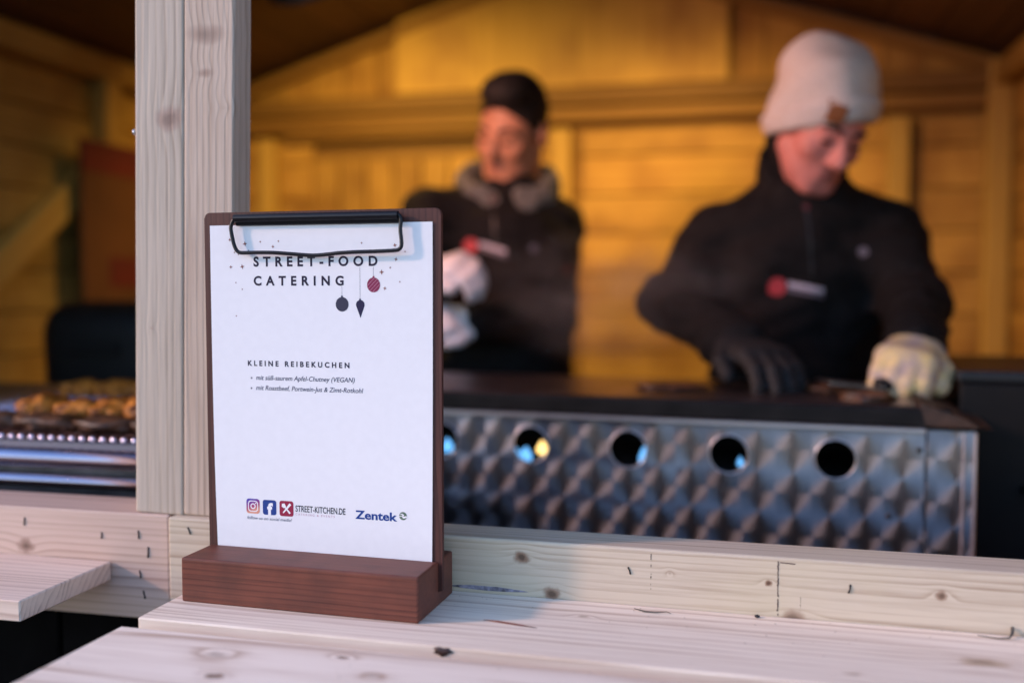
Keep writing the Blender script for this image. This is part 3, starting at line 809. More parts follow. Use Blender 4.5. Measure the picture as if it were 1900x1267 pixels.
# ------------------------------------------------------------------ griddle
gp = Vector((0.2713, 1.2892, 0))
grid = empty('gas_griddle', gp, R(-4))
tag(grid, 'black topped gas griddle with swirled stainless front and round burner holes', 'griddle')
# engine-turned stainless : round brushed spots, the light fans come from the anisotropic brushing
mp_, tp, bp_ = new_mat('engine_turned_steel')
N, L = tp.nodes, tp.links
tcp = N.new('ShaderNodeTexCoord')
def vm(op, a, b_=None, sc_=None):
    q = N.new('ShaderNodeVectorMath'); q.operation = op
    for i, v in enumerate((a, b_)):
        if v is None: continue
        if isinstance(v, tuple): q.inputs[i].default_value = v
        else: L.new(v, q.inputs[i])
    return q.outputs[0]
CWX, CWZ = 0.0433, 0.0546
off = vm('SUBTRACT', tcp.outputs['Object'], (-0.2114 - CWX / 2, 0, 0.9801 - CWZ / 2))
nzw = N.new('ShaderNodeTexNoise'); nzw.inputs['Scale'].default_value = 6.0; L.new(tcp.outputs['Object'], nzw.inputs['Vector'])
jit = vm('MULTIPLY', vm('SUBTRACT', nzw.outputs['Color'], (0.5, 0.5, 0.5)), (0.030, 0, 0.024))
off = vm('ADD', off, jit)
cellv = vm('DIVIDE', off, (CWX, 1.0, CWZ))
fl_ = vm('FLOOR', cellv)
ctr_ = vm('MULTIPLY', vm('ADD', fl_, (0.5, 0, 0.5)), (CWX, 1.0, CWZ))
dd = vm('SUBTRACT', off, ctr_)
sp_ = N.new('ShaderNodeSeparateXYZ'); L.new(dd, sp_.inputs[0])
ng = N.new('ShaderNodeMath'); ng.operation = 'MULTIPLY'; ng.inputs[1].default_value = -1; L.new(sp_.outputs['Z'], ng.inputs[0])
cb = N.new('ShaderNodeCombineXYZ'); L.new(ng.outputs[0], cb.inputs['X']); L.new(sp_.outputs['X'], cb.inputs['Z'])
vt_ = N.new('ShaderNodeVectorTransform'); vt_.vector_type = 'VECTOR'; vt_.convert_from = 'OBJECT'; vt_.convert_to = 'WORLD'
L.new(vm('NORMALIZE', cb.outputs[0]), vt_.inputs[0])
L.new(vt_.outputs[0], bp_.inputs['Tangent'])
bp_.inputs['Metallic'].default_value = 1.0
bp_.inputs['Base Color'].default_value = (0.34, 0.33, 0.37, 1)
bp_.inputs['Roughness'].default_value = 0.42
bp_.inputs['Anisotropic'].default_value = 0.78
nsm = N.new('ShaderNodeTexNoise'); nsm.inputs['Scale'].default_value = 5.0; nsm.inputs['Detail'].default_value = 5; nsm.inputs['Distortion'].default_value = 0.6
L.new(tcp.outputs['Object'], nsm.inputs['Vector'])
msm = N.new('ShaderNodeMapRange'); msm.inputs['From Min'].default_value = 0.35; msm.inputs['From Max'].default_value = 0.65; L.new(nsm.outputs['Fac'], msm.inputs['Value'])
xsm = N.new('ShaderNodeMix'); xsm.data_type = 'RGBA'; xsm.inputs['A'].default_value = (0.22, 0.20, 0.22, 1); xsm.inputs['B'].default_value = (0.62, 0.61, 0.68, 1)
L.new(msm.outputs[0], xsm.inputs['Factor']); L.new(xsm.outputs['Result'], bp_.inputs['Base Color'])
rsm = N.new('ShaderNodeMapRange'); rsm.inputs['From Min'].default_value = 0.3; rsm.inputs['From Max'].default_value = 0.7; rsm.inputs['To Min'].default_value = 0.44; rsm.inputs['To Max'].default_value = 0.30
L.new(nsm.outputs['Fac'], rsm.inputs['Value']); L.new(rsm.outputs[0], bp_.inputs['Roughness'])
GL = 0.86
holes_x = [-0.826, -0.691, -0.560, -0.4252, -0.2933, -0.1618]
HZ, HR = 1.0524, 0.0243
def panel_with_holes(bm, x0, x1, z0, z1, hs, hz, hr, y):
    xs = sorted(hs); bounds = [x0] + [(a + b_) / 2 for a, b_ in zip(xs[:-1], xs[1:])] + [x1]
    for i, hx in enumerate(xs):
        a, b_ = bounds[i], bounds[i + 1]
        angs = sorted(set([2 * math.pi * k / 28 for k in range(28)] + [math.atan2(zz - hz, xx - hx) % (2 * math.pi) for xx in (a, b_) for zz in (z0, z1)]))
        inn, outr, back = [], [], []
        for t_ in angs:
            c_, s_ = math.cos(t_), math.sin(t_)
            k1 = ((b_ - hx) / c_) if c_ > 1e-9 else ((a - hx) / c_ if c_ < -1e-9 else 1e9)
            k2 = ((z1 - hz) / s_) if s_ > 1e-9 else ((z0 - hz) / s_ if s_ < -1e-9 else 1e9)
            k = min(k1, k2)
            inn.append(bm.verts.new((hx + hr * c_, y, hz + hr * s_)))
            outr.append(bm.verts.new((hx + k * c_, y, hz + k * s_)))
            back.append(bm.verts.new((hx + hr * c_, y + 0.003, hz + hr * s_)))
        n = len(angs)
        for j in range(n):
            j2 = (j + 1) % n
            bm.faces.new((outr[j], outr[j2], inn[j2], inn[j]))
            bm.faces.new((inn[j], inn[j2], back[j2], back[j]))
PZB, PZT = 0.86, 1.0955
bm = bmesh.new()
panel_with_holes(bm, -GL, -0.0575, PZB, PZT, holes_x, HZ, HR, 0.0)
bm_obj('front_panel', bm, mp_, grid)
box('end_panel', (0.0555, 0.006, PZT - PZB - 0.002), (-0.0278, 0.004, (PZT + PZB) / 2), mp_, grid, bev=0.001)
# a mirror-like fold along the panel's top
fold = plain('polished_fold', (0.72, 0.68, 0.72), 0.38, 1.0)
box('panel_lip', (GL - 0.058, 0.010, 0.0055), (-(GL + 0.0575) / 2, -0.0062, PZT - 0.0015), fold, grid, bev=0.001)
box('corner_strip', (0.0035, 0.004, PZT - PZB - 0.004), (-0.0012, -0.0012, (PZT + PZB) / 2), fold, grid, bev=0.001)
box('corner_strip', (0.0025, 0.004, PZT - PZB - 0.004), (-0.0140, 0.0005, (PZT + PZB) / 2), fold, grid, bev=0.001)
for hx in holes_x:
    pts = [(hx + (HR + 0.0008) * math.cos(R(12 * k)), -0.0006, HZ + (HR + 0.0008) * math.sin(R(12 * k))) for k in range(30)]
    tube('hole_rim', pts, 0.0011, fold, grid, 6, closed=True)
bolt_m = plain('bolt_dark', (0.05, 0.04, 0.035), 0.4, 0.8)
for bx_, bz_ in ((-0.0640, 1.0690), (-0.098, 0.985), (-0.072, 0.90)):
    bm = bmesh.new(); tube_bm(bm, [(bx_, 0.001, bz_), (bx_, -0.002, bz_), (bx_, -0.003, bz_)], [0.0034, 0.0034, 0.0018], 10)
    bm_obj('bolt', bm, bolt_m, grid, smooth=True)
inner = plain('sooty_inside', (0.012, 0.011, 0.011), 0.7)
box('back_panel', (GL, 0.003, PZT - PZB), (-GL / 2, 0.287, (PZT + PZB) / 2), inner, grid, bev=0)
box('side_panel', (0.003, 0.278, PZT - PZB), (-0.0015, 0.146, (PZT + PZB) / 2), inner, grid, bev=0)
box('side_panel', (0.003, 0.278, PZT - PZB), (-GL + 0.0015, 0.146, (PZT + PZB) / 2), inner, grid, bev=0)
box('bottom_panel', (GL - 0.008, 0.278, 0.003), (-GL / 2, 0.146, PZB + 0.0015), inner, grid, bev=0)
box('body_rim', (GL + 0.004, 0.012, 0.0235), (-GL / 2 - 0.03, -0.002, PZT + 0.0135), dark_steel, grid, bev=0.003, seg=2)
mpl = plain('seasoned_plate', (0.21, 0.175, 0.19), 0.33, 1.0, var=0.5, scale=14, bump=0.1, col2=(0.26, 0.21, 0.22))
box('cooking_plate', (GL - 0.03, 0.285, 0.010), (-GL / 2 - 0.03, 0.146, PZT + 0.0215), mpl, grid, bev=0.002)
# upturned drip lip at the right end
bm = bmesh.new()
lipv = [(-0.066, -0.008, 1.1285), (-0.012, -0.010, 1.109), (0.002, -0.010, 1.1000), (0.018, -0.004, 1.0975), (-0.030, -0.009, 1.0990), (-0.058, -0.009, 1.1000),
        (-0.066, 0.289, 1.1285), (-0.012, 0.289, 1.109), (0.002, 0.289, 1.1000), (0.018, 0.289, 1.0975), (-0.030, 0.289, 1.0990), (-0.058, 0.289, 1.1000)]
V = [bm.verts.new(v) for v in lipv]
bm.faces.new(V[:6]); bm.faces.new(V[6:][::-1])
for i in range(6): bm.faces.new((V[i], V[i + 6], V[(i + 1) % 6 + 6], V[(i + 1) % 6]))
rust = plain('rusty_lip', (0.050, 0.026, 0.016), 0.6, 0.2, var=0.5, scale=40, bump=0.3)
bm_obj('drip_lip', bm, rust, grid)
for lx in (-GL + 0.04, -0.04):
    for ly in (0.04, 0.25):
        box('leg', (0.035, 0.035, PZB - 0.022), (lx, ly, (PZB - 0.022) / 2 + 0.022), dark_steel, grid, bev=0.002)
for ly in (0.10, 0.17, 0.24):
    tube('burner_tube', [(-GL + 0.03, ly, 1.012), (-0.03, ly, 1.012)], 0.009, inner, grid, 10)
M_blue = plain('blue_glint', (0.02, 0.05, 0.1), 0.5, emis=(0.13, 0.42, 0.85), estr=0.85)  # emission stands in for blue reflections on the metal inside the holes
M_yel = plain('yellow_glint', (0.1, 0.06, 0.02), 0.5, emis=(1.0, 0.62, 0.20), estr=1.3)  # emission stands in for a warm highlight inside one hole
def hole_glint(x, z_, y, wd, ht, mt, lean_=0.0):  # small glowing shape behind a hole, imitates a reflection inside
    bm = bmesh.new()
    pr = [(0.0, 0.55), (0.15, 0.9), (0.35, 1.0), (0.6, 0.75), (0.85, 0.35), (1.0, 0.03)]
    tube_bm(bm, [(lean_ * a * ht, 0, a * ht) for a, _ in pr], [wd / 2 * b_ for _, b_ in pr], 10)
    return bm_obj('hole_glint', bm, mt, grid, (x, y, z_), smooth=True)
hole_glint(-0.5960, 1.019, 0.035, 0.017, 0.022, M_blue, 0.2); hole_glint(-0.5790, 1.022, 0.035, 0.020, 0.021, M_blue, 0.1)
hole_glint(-0.5535, 1.034, 0.035, 0.016, 0.019, M_yel)
hole_glint(-0.4090, 1.026, 0.035, 0.015, 0.026, M_blue); hole_glint(-0.2810, 1.031, 0.035, 0.008, 0.013, M_blue)
hole_glint(-0.6960, 1.030, 0.035, 0.018, 0.020, M_blue)

# food scraps on the plate
def blob_verts(sub_, rx, ry, rz_, amp, freq, seed):
    bm = bmesh.new(); bmesh.ops.create_icosphere(bm, subdivisions=sub_, radius=1.0)
    from mathutils import noise
    for v in bm.verts:
        k = 1 + amp * noise.noise(v.co * freq + Vector((seed * 7.1, seed * 3.3, 0))) + amp * 0.6 * noise.noise(v.co * freq * 2.7 + Vector((seed, 0, 9)))
        v.co = Vector((v.co.x * rx, v.co.y * ry, v.co.z * rz_)) * k
    return bm
M_fry = plain('fried_crust', (0.24, 0.056, 0.006), 0.55, var=0.6, scale=70, bump=0.6, col2=(0.58, 0.20, 0.024), spec=0.25)
M_char = plain('charred_crust', (0.045, 0.018, 0.008), 0.5, var=0.5, scale=60, bump=0.6, col2=(0.12, 0.045, 0.015))
zp = PZT + 0.0265
def on_griddle(x, y, rx, ry, rz_, sd_, label, mt=M_char):
    p = gp + Matrix.Rotation(R(-4), 3, 'Z') @ Vector((x, y, 0))
    o = bm_obj('food_scrap', blob_verts(3, rx, ry, rz_, 0.35, 1.7, sd_), mt, None, (p.x, p.y, zp + rz_ * 0.55), smooth=True)
    return tag(o, label, 'food scrap', 'food scraps on the griddle')
on_griddle(-0.125, 0.050, 0.034, 0.018, 0.009, 3, 'dark fried food scrap left of the white glove on the griddle edge')
on_griddle(-0.385, 0.120, 0.050, 0.026, 0.006, 8, 'thin brown fried scrap lying alone near the middle of the griddle')
on_griddle(-0.165, 0.150, 0.040, 0.022, 0.008, 5, 'flat brown food scrap further back on the griddle near the white glove')

# ------------------------------------------------------------------ black cabinet at the right
cab = empty('fryer_cabinet', (0.452, 1.585, 0.052), R(-4))
tag(cab, 'black box shaped appliance standing at the right end of the griddle', 'appliance')
box('body', (0.325, 0.33, 1.115), (0, 0, 0.530), black_box, cab, bev=0.004, seg=2)
box('lid', (0.332, 0.337, 0.016), (0, 0, 1.0965), plain('dark_lid', (0.008, 0.008, 0.010), 0.4, var=0.3), cab, bev=0.004, seg=2)
tube('handle', [(-0.08, -0.167, 0.95), (-0.08, -0.192, 0.95), (0.08, -0.192, 0.95), (0.08, -0.167, 0.95)], 0.006, black_box, cab, 8)
box('door', (0.29, 0.006, 0.80), (0, -0.168, 0.46), black_box, cab, bev=0.002)

# ------------------------------------------------------------------ left grill
gr = empty('charcoal_grill', (-0.96, 1.22, 0))
tag(gr, 'long stainless grill with a beaded front edge behind the left shelf', 'grill')
GX0, GX1, GY0, GY1, GZ = -1.40, -0.625, 0.975, 1.47, 1.094
def Gb(o): o.parent = gr; o.location = Vector(o.location) - Vector(gr.location); return o
Gb(box('body', (GX1 - GX0, GY1 - GY0 - 0.02, 0.18), ((GX0 + GX1) / 2, (GY0 + GY1) / 2 + 0.014, 0.985), dark_steel, bev=0.003))
M_tube = plain('polished_tube', (0.70, 0.60, 0.70), 0.22, 1.0)
Gb(tube('front_tube', [(GX0 - 0.02, GY0 - 0.006, 1.0755), (GX1, GY0 - 0.006, 1.0755)], 0.0105, M_tube, n=16))
Gb(tube('front_tube', [(GX0 - 0.02, GY0 - 0.010, 1.0505), (GX1, GY0 - 0.010, 1.0505)], 0.0070, M_tube, n=16))
Gb(box('front_plate', (GX1 - GX0, 0.004, 0.05), ((GX0 + GX1) / 2, GY0 + 0.006, 1.052), plain('grey_plate', (0.10, 0.10, 0.115), 0.4, 0.8, var=0.3), bev=0.001))
Gb(box('rod_bar', (GX1 - GX0, 0.014, 0.012), ((GX0 + GX1) / 2, GY0 + 0.012, 1.0885), plain('purple_steel', (0.25, 0.23, 0.27), 0.4, 0.9), bev=0.002))
bm = bmesh.new()
pr = [(0, 0.0001), (-0.0006, 0.0022), (-0.0018, 0.0036), (-0.0034, 0.0042), (-0.0052, 0.0038), (-0.0064, 0.0028), (-0.007, 0.0028)]
tube_bm(bm, [(0, -0.0064 - a - 0.007, 0) for a, _ in pr] + [(0, 0.46, 0)], [b_ for _, b_ in pr] + [0.0028], 12)
rod0 = bm_obj('grate_rod', bm, M_tube, smooth=True)
nrod = 57
for i in range(nrod):
    o = rod0 if i == 0 else rod0.copy()
    if i: COL.objects.link(o)
    o.location = (GX1 - 0.012 - 0.01335 * i, GY0 + 0.012, 1.0965)
    Gb(o)
bm = bmesh.new(); tube_bm(bm, [(GX0 - (GX0 + GX1) / 2, 0, 0), (GX1 - (GX0 + GX1) / 2, 0, 0)], 0.0024, 8)
wire0 = bm_obj('grate_wire', bm, M_tube, smooth=True)
for i in range(30):
    o = wire0 if i == 0 else wire0.copy()
    if i: COL.objects.link(o)
    o.location = ((GX0 + GX1) / 2, 1.13 + 0.0112 * i, 1.1018)
    Gb(o)
for lx in (GX0 + 0.05, GX1 - 0.05):
    for ly in (GY0 + 0.06, GY1 - 0.06):
        Gb(box('leg', (0.035, 0.035, 0.875), (lx, ly, 0.4595), dark_steel, bev=0.002))
# fried pancakes piled on it
pk = [(-0.862, 1.078, 0.030, 0.030, 0.020, 'leftmost in front row'), (-0.810, 1.078, 0.038, 0.030, 0.016, 'flat second in front row'),
      (-0.758, 1.085, 0.036, 0.032, 0.017, 'third in front row'), (-0.708, 1.082, 0.036, 0.030, 0.021, 'fourth in front row'), (-0.648, 1.09, 0.030, 0.030, 0.019, 'half hidden by the post'),
      (-0.985, 1.330, 0.040, 0.032, 0.014, 'leftmost in rear row'), (-0.925, 1.325, 0.040, 0.032, 0.015, 'second in rear row'), (-0.86, 1.325, 0.04, 0.03, 0.016, 'rear one half behind the post')]
for i, (x, y, rx, ry, rz_, lb) in enumerate(pk):
    o = bm_obj('potato_pancake', blob_verts(4, rx, ry, rz_, 0.27, 2.0, i + 2), M_fry, None, (x, y, 1.101 + rz_ * 0.72), smooth=True)
    tag(o, 'golden fried potato pancake on the left grill, ' + lb, 'potato pancake', 'potato pancakes on the left grill')
for i, (x, y, rx) in enumerate(((-0.90, 1.035, 0.045), (-0.815, 1.030, 0.045), (-0.735, 1.030, 0.042), (-0.665, 1.030, 0.035))):
    o = bm_obj('charred_crust', blob_verts(3, rx, 0.024, 0.011, 0.30, 1.8, i + 20), M_char, None, (x, y, 1.0995 + 0.007), smooth=True)
    tag(o, 'dark charred crust behind the beads on the left grill, ' + ('left end', 'second from left', 'third from left', 'beside the post')[i], 'food scrap', 'charred crusts on the left grill')

# ------------------------------------------------------------------ bin and banner by the left wall
bn = empty('black_container', (-1.29, 1.90, 0.022))
tag(bn, 'tall black container with rounded top behind the left grill', 'container')
bm = bmesh.new()
secs = [(0.0, 0.235, 0.22), (0.70, 0.275, 0.25), (1.05, 0.298, 0.27), (1.14, 0.306, 0.27), (1.165, 0.300, 0.27), (1.19, 0.282, 0.25), (1.208, 0.245, 0.22), (1.215, 0.19, 0.17)]
rings = []
for z_, wx, wy in secs:
    ring_ = []
    for k in range(32):
        a = 2 * math.pi * k / 32
        c_, s_ = math.cos(a), math.sin(a)
        ring_.append(bm.verts.new((wx / 2 * math.copysign(abs(c_) ** 0.45, c_), wy / 2 * math.copysign(abs(s_) ** 0.45, s_), z_)))
    rings.append(ring_)
for A, B in zip(rings[:-1], rings[1:]):
    for k in range(32): bm.faces.new((A[k], A[(k + 1) % 32], B[(k + 1) % 32], B[k]))
bm.faces.new(rings[0][::-1]); bm.faces.new(rings[-1])
bm_obj('shell', bm, black_box, bn, smooth=True)
box('grip', (0.12, 0.02, 0.02), (0, -0.135, 1.12), black_box, bn, bev=0.004)

bnr = empty('banner', (XL + 0.062, 2.30, 1.22))
tag(bnr, 'orange brown hanging banner with dark red areas on the left wall', 'banner')
box('cloth', (0.36, 0.006, 0.42), (0.008, 0.02, 0.20), plain('banner_brown', (0.085, 0.030, 0.008), 0.8, var=0.15, scale=6), bnr, rot=(0, 0, R(90)), bev=0.001)
M_bred = plain('banner_red', (0.085, 0.005, 0.005), 0.8, var=0.2, scale=8)
box('red_header', (0.356, 0.002, 0.075), (0.0125, 0.02, 0.37), M_bred, bnr, rot=(0, 0, R(90)), bev=0)
box('red_block', (0.22, 0.002, 0.075), (0.0125, 0.055, 0.085), M_bred, bnr, rot=(0, 0, R(90)), bev=0)

# ------------------------------------------------------------------ lamps under the roof (above the picture)
M_lampb = plain('lamp_housing', (0.03, 0.03, 0.03), 0.5)
def lamp(x, y, z_, tgt, watts, label, angle=150, col=(1.0, 0.59, 0.155), rad=0.06):
    o = empty('work_lamp', (x, y, z_))
    tag(o, label, 'lamp', 'warm lamps under the roof')
    d = (Vector(tgt) - Vector((x, y, z_))).normalized()
    q = d.to_track_quat('-Z', 'Y')
    bm = bmesh.new()
    tube_bm(bm, [(0, 0, 0.09), (0, 0, 0.05), (0, 0, 0.015), (0, 0, -0.005)], [0.02, 0.05, 0.085, 0.09], 18, caps=False)
    h_ = bm_obj('shade', bm, M_lampb, o, rot=q.to_euler(), smooth=True)
    top_ = min(RIDGE, EAVE + min(x - XL, XR - x) * math.tan(PITCH))
    tube('hanger', [(0, 0, 0.09), (0, 0, top_ - z_ - 0.02)], 0.004, M_lampb, o, 6)
    ld = bpy.data.lights.new('work_lamp_bulb', 'SPOT')
    ld.energy = watts; ld.color = col; ld.spot_size = R(angle); ld.spot_blend = 1.0; ld.shadow_soft_size = rad
    l_ = bpy.data.objects.new('work_lamp_bulb', ld)
    l_.rotation_euler = q.to_euler()
    link(l_, o)
lamp(-1.00, 2.16, 1.955, (-0.95, 2.95, 0.95), 21, 'black shaded work lamp hanging under the left roof slope', angle=160)
lamp(-0.16, 2.22, 1.985, (-0.20, 2.95, 0.88), 17.5, 'black shaded work lamp hanging under the right roof slope', angle=122)
lamp(-0.85, 1.22, 1.80, (-0.12, 1.95, 1.52), 20, 'black shaded work lamp hanging just inside the front opening', angle=95, col=(1.0, 0.42, 0.28))

# ------------------------------------------------------------------ people : smooth signed-distance bodies turned into one surface each
class Field:
    def __init__(s, lo, hi, h):
        s.h = h; s.lo = np.array(lo, float)
        s.n = np.maximum(2, np.ceil((np.array(hi) - s.lo) / h).astype(int) + 1)
        s.D = np.full(s.n, 0.5, np.float32)
    def block(s, lo, hi, pad):
        a = np.clip(np.floor((np.array(lo) - pad - s.lo) / s.h).astype(int), 0, s.n)
        b = np.clip(np.ceil((np.array(hi) + pad - s.lo) / s.h).astype(int) + 1, 0, s.n)
        if np.any(b <= a): return None
        ax = [(s.lo[i] + s.h * np.arange(a[i], b[i])).astype(np.float32) for i in range(3)]
        return tuple(slice(a[i], b[i]) for i in range(3)), np.meshgrid(*ax, indexing='ij')
    def mix(s, sl, d, k, op):
        D = s.D[sl]
        if op == 'sub': d = -d
        if op == 'add':
            h = np.clip(0.5 + 0.5 * (D - d) / k, 0, 1); s.D[sl] = D * (1 - h) + d * h - k * h * (1 - h)
        else:
            h = np.clip(0.5 - 0.5 * (D - d) / k, 0, 1); s.D[sl] = D * (1 - h) + d * h + k * h * (1 - h)
    def rc(s, a, b, ra, rb=None, k=0.02, op='add'):
        a = np.array(a, float); b = np.array(b, float); rb = ra if rb is None else rb
        m = max(ra, rb)
        q = s.block(np.minimum(a, b) - m, np.maximum(a, b) + m, k + 0.03)
        if q is None: return s
        sl, (X, Y, Z) = q
        ba = b - a; l2 = max(1e-9, float(ba @ ba))
        t = np.clip(((X - a[0]) * ba[0] + (Y - a[1]) * ba[1] + (Z - a[2]) * ba[2]) / l2, 0, 1)
        d = np.sqrt((X - a[0] - t * ba[0]) ** 2 + (Y - a[1] - t * ba[1]) ** 2 + (Z - a[2] - t * ba[2]) ** 2) - (ra + (rb - ra) * t)
        s.mix(sl, d, k, op); return s
    def ell(s, c, r, M=None, k=0.02, op='add'):
        c = np.array(c, float); m = max(r)
        q = s.block(c - m, c + m, k + 0.03)
        if q is None: return s
        sl, (X, Y, Z) = q
        P = [X - c[0], Y - c[1], Z - c[2]]
        if M is not None:
            P = [M[0][i] * P[0] + M[1][i] * P[1] + M[2][i] * P[2] for i in range(3)]
        k0 = np.sqrt((P[0] / r[0]) ** 2 + (P[1] / r[1]) ** 2 + (P[2] / r[2]) ** 2)
        k1 = np.sqrt((P[0] / r[0] ** 2) ** 2 + (P[1] / r[1] ** 2) ** 2 + (P[2] / r[2] ** 2) ** 2) + 1e-6
        s.mix(sl, (k0 * (k0 - 1) / k1).astype(np.float32), k, op); return s
    def plane(s, p, n, k=0.005):
        """keep the side the normal points away from"""
        ax = [(s.lo[i] + s.h * np.arange(s.n[i])).astype(np.float32) for i in range(3)]
        X, Y, Z = np.meshgrid(*ax, indexing='ij')
        d = (X - p[0]) * n[0] + (Y - p[1]) * n[1] + (Z - p[2]) * n[2]
        s.mix((slice(None),) * 3, d, k, 'int'); return s
    def wrinkle(s, amp, fr, seed=0.0):
        ax = [(s.lo[i] + s.h * np.arange(s.n[i])).astype(np.float32) for i in range(3)]
        X, Y, Z = np.meshgrid(*ax, indexing='ij')
        w_ = np.sin(X * fr * 0.8 + 2.1 * np.sin(Z * fr * 0.55 + seed) + seed) * np.sin(Z * fr * 1.1 + 1.7 * np.sin(Y * fr * 0.7 + X * fr * 0.4) + seed * 2) + 0.5 * np.sin(Y * fr * 1.3 + Z * fr * 1.7 + seed)
        s.D += (amp * w_).astype(np.float32); return s
    def surface(s):
        D = s.D; n = D.shape
        S_ = D < 0
        cx = [n[i] - 1 for i in range(3)]
        cnt = np.zeros(cx, np.float32); acc = np.zeros(cx + [3], np.float32)
        for ax in range(3):
            o1, o2 = [i for i in range(3) if i != ax]
            for u in (0, 1):
                for v in (0, 1):
                    sl0 = [None] * 3; sl1 = [None] * 3
                    sl0[ax] = slice(0, cx[ax]); sl1[ax] = slice(1, n[ax])
                    sl0[o1] = sl1[o1] = slice(u, u + cx[o1]); sl0[o2] = sl1[o2] = slice(v, v + cx[o2])
                    A, B = D[tuple(sl0)], D[tuple(sl1)]
                    m = (A < 0) != (B < 0)
                    t = np.where(m, A / np.where(m, A - B, 1), 0)
                    cnt += m
                    acc[..., ax] += np.where(m, t, 0); acc[..., o1] += np.where(m, u, 0); acc[..., o2] += np.where(m, v, 0)
        act = cnt > 0
        idx = np.full(cx, -1, np.int64); idx[act] = np.arange(act.sum())
        base_ = np.argwhere(act)
        V = s.lo + s.h * (base_ + acc[act] / cnt[act][:, None])
        F = []
        for ax in range(3):
            o1, o2 = (ax + 1) % 3, (ax + 2) % 3
            sl0 = [slice(None)] * 3; sl1 = [slice(None)] * 3
            sl0[ax] = slice(0, n[ax] - 1); sl1[ax] = slice(1, n[ax])
            A, B = S_[tuple(sl0)], S_[tuple(sl1)]
            E = np.argwhere(A != B)
            E = E[(E[:, o1] > 0) & (E[:, o2] > 0) & (E[:, o1] < cx[o1]) & (E[:, o2] < cx[o2])]
            fl2 = A[tuple(E.T)]
            def g(du, dv):
                q = E.copy(); q[:, o1] -= du; q[:, o2] -= dv; return idx[tuple(q.T)]
            Q = np.stack([g(1, 1), g(0, 1), g(0, 0), g(1, 0)], 1)
            Q[~fl2] = Q[~fl2][:, ::-1]
            F.append(Q)
        return V, np.concatenate(F)
    def obj(s, name, mat, parent):
        V, F = s.surface()
        me = bpy.data.meshes.new(name)
        me.vertices.add(len(V)); me.vertices.foreach_set('co', V.astype(np.float32).ravel())
        me.loops.add(F.size); me.loops.foreach_set('vertex_index', F.astype(np.int32).ravel())
        me.polygons.add(len(F)); me.polygons.foreach_set('loop_start', np.arange(0, F.size, 4, dtype=np.int32))
        me.update(calc_edges=True); me.validate()
        me.polygons.foreach_set('use_smooth', [True] * len(me.polygons))
        me.materials.append(mat)
        o = bpy.data.objects.new(name, me)
        return link(o, parent)

def nrm_(v): v = np.array(v, float); return v / np.linalg.norm(v)
def hand(f, wrist, d, up, grow=0.0, sc_=1.0, curl=(25, 45), side_sign=1, spread=0.0):
    """palm, four fingers of their own lengths and a thumb; up = back of the hand"""
    wrist = np.array(wrist, float); d = nrm_(d); up = nrm_(np.array(up) - d * np.dot(up, d)); sd_ = np.cross(d, up) * side_sign
    lens = (0.070, 0.080, 0.075, 0.060)
    for i in range(4):
        off = (i - 1.5)
        kn = wrist + d * (0.088 - 0.004 * abs(off)) * sc_ - sd_ * off * 0.0205 * sc_ + up * (0.004 - 0.002 * abs(off))
        f.rc(wrist - sd_ * off * 0.012 * sc_, kn, 0.017 * sc_ + grow, 0.0125 * sc_ + grow, k=0.012)
        p = kn; dirv = nrm_(d - sd_ * off * spread)
        ang = 0
        for j, fr in enumerate((0.45, 0.31, 0.24)):
            ang += curl[0] if j == 0 else curl[1]
            a = math.radians(ang)
            v = dirv * math.cos(a) - up * math.sin(a)
            q = p + v * lens[i] * fr * 1.15 * sc_
            f.rc(p, q, (0.0098 - 0.0009 * j) * sc_ + grow, (0.0090 - 0.0009 * j) * sc_ + grow, k=0.004)
            p = q
    tb = wrist + d * 0.022 * sc_ + sd_ * 0.028 * sc_
    t1 = tb + (d * 0.030 + sd_ * 0.024 - up * 0.012) * sc_
    t2 = t1 + (d * 0.028 + sd_ * 0.002 - up * 0.016) * sc_
    f.rc(wrist + d * 0.012, tb, 0.018 * sc_ + grow, 0.016 * sc_ + grow, k=0.01)
    f.rc(tb, t1, 0.015 * sc_ + grow, 0.0115 * sc_ + grow, k=0.008); f.rc(t1, t2, 0.0112 * sc_ + grow, 0.0095 * sc_ + grow, k=0.005)

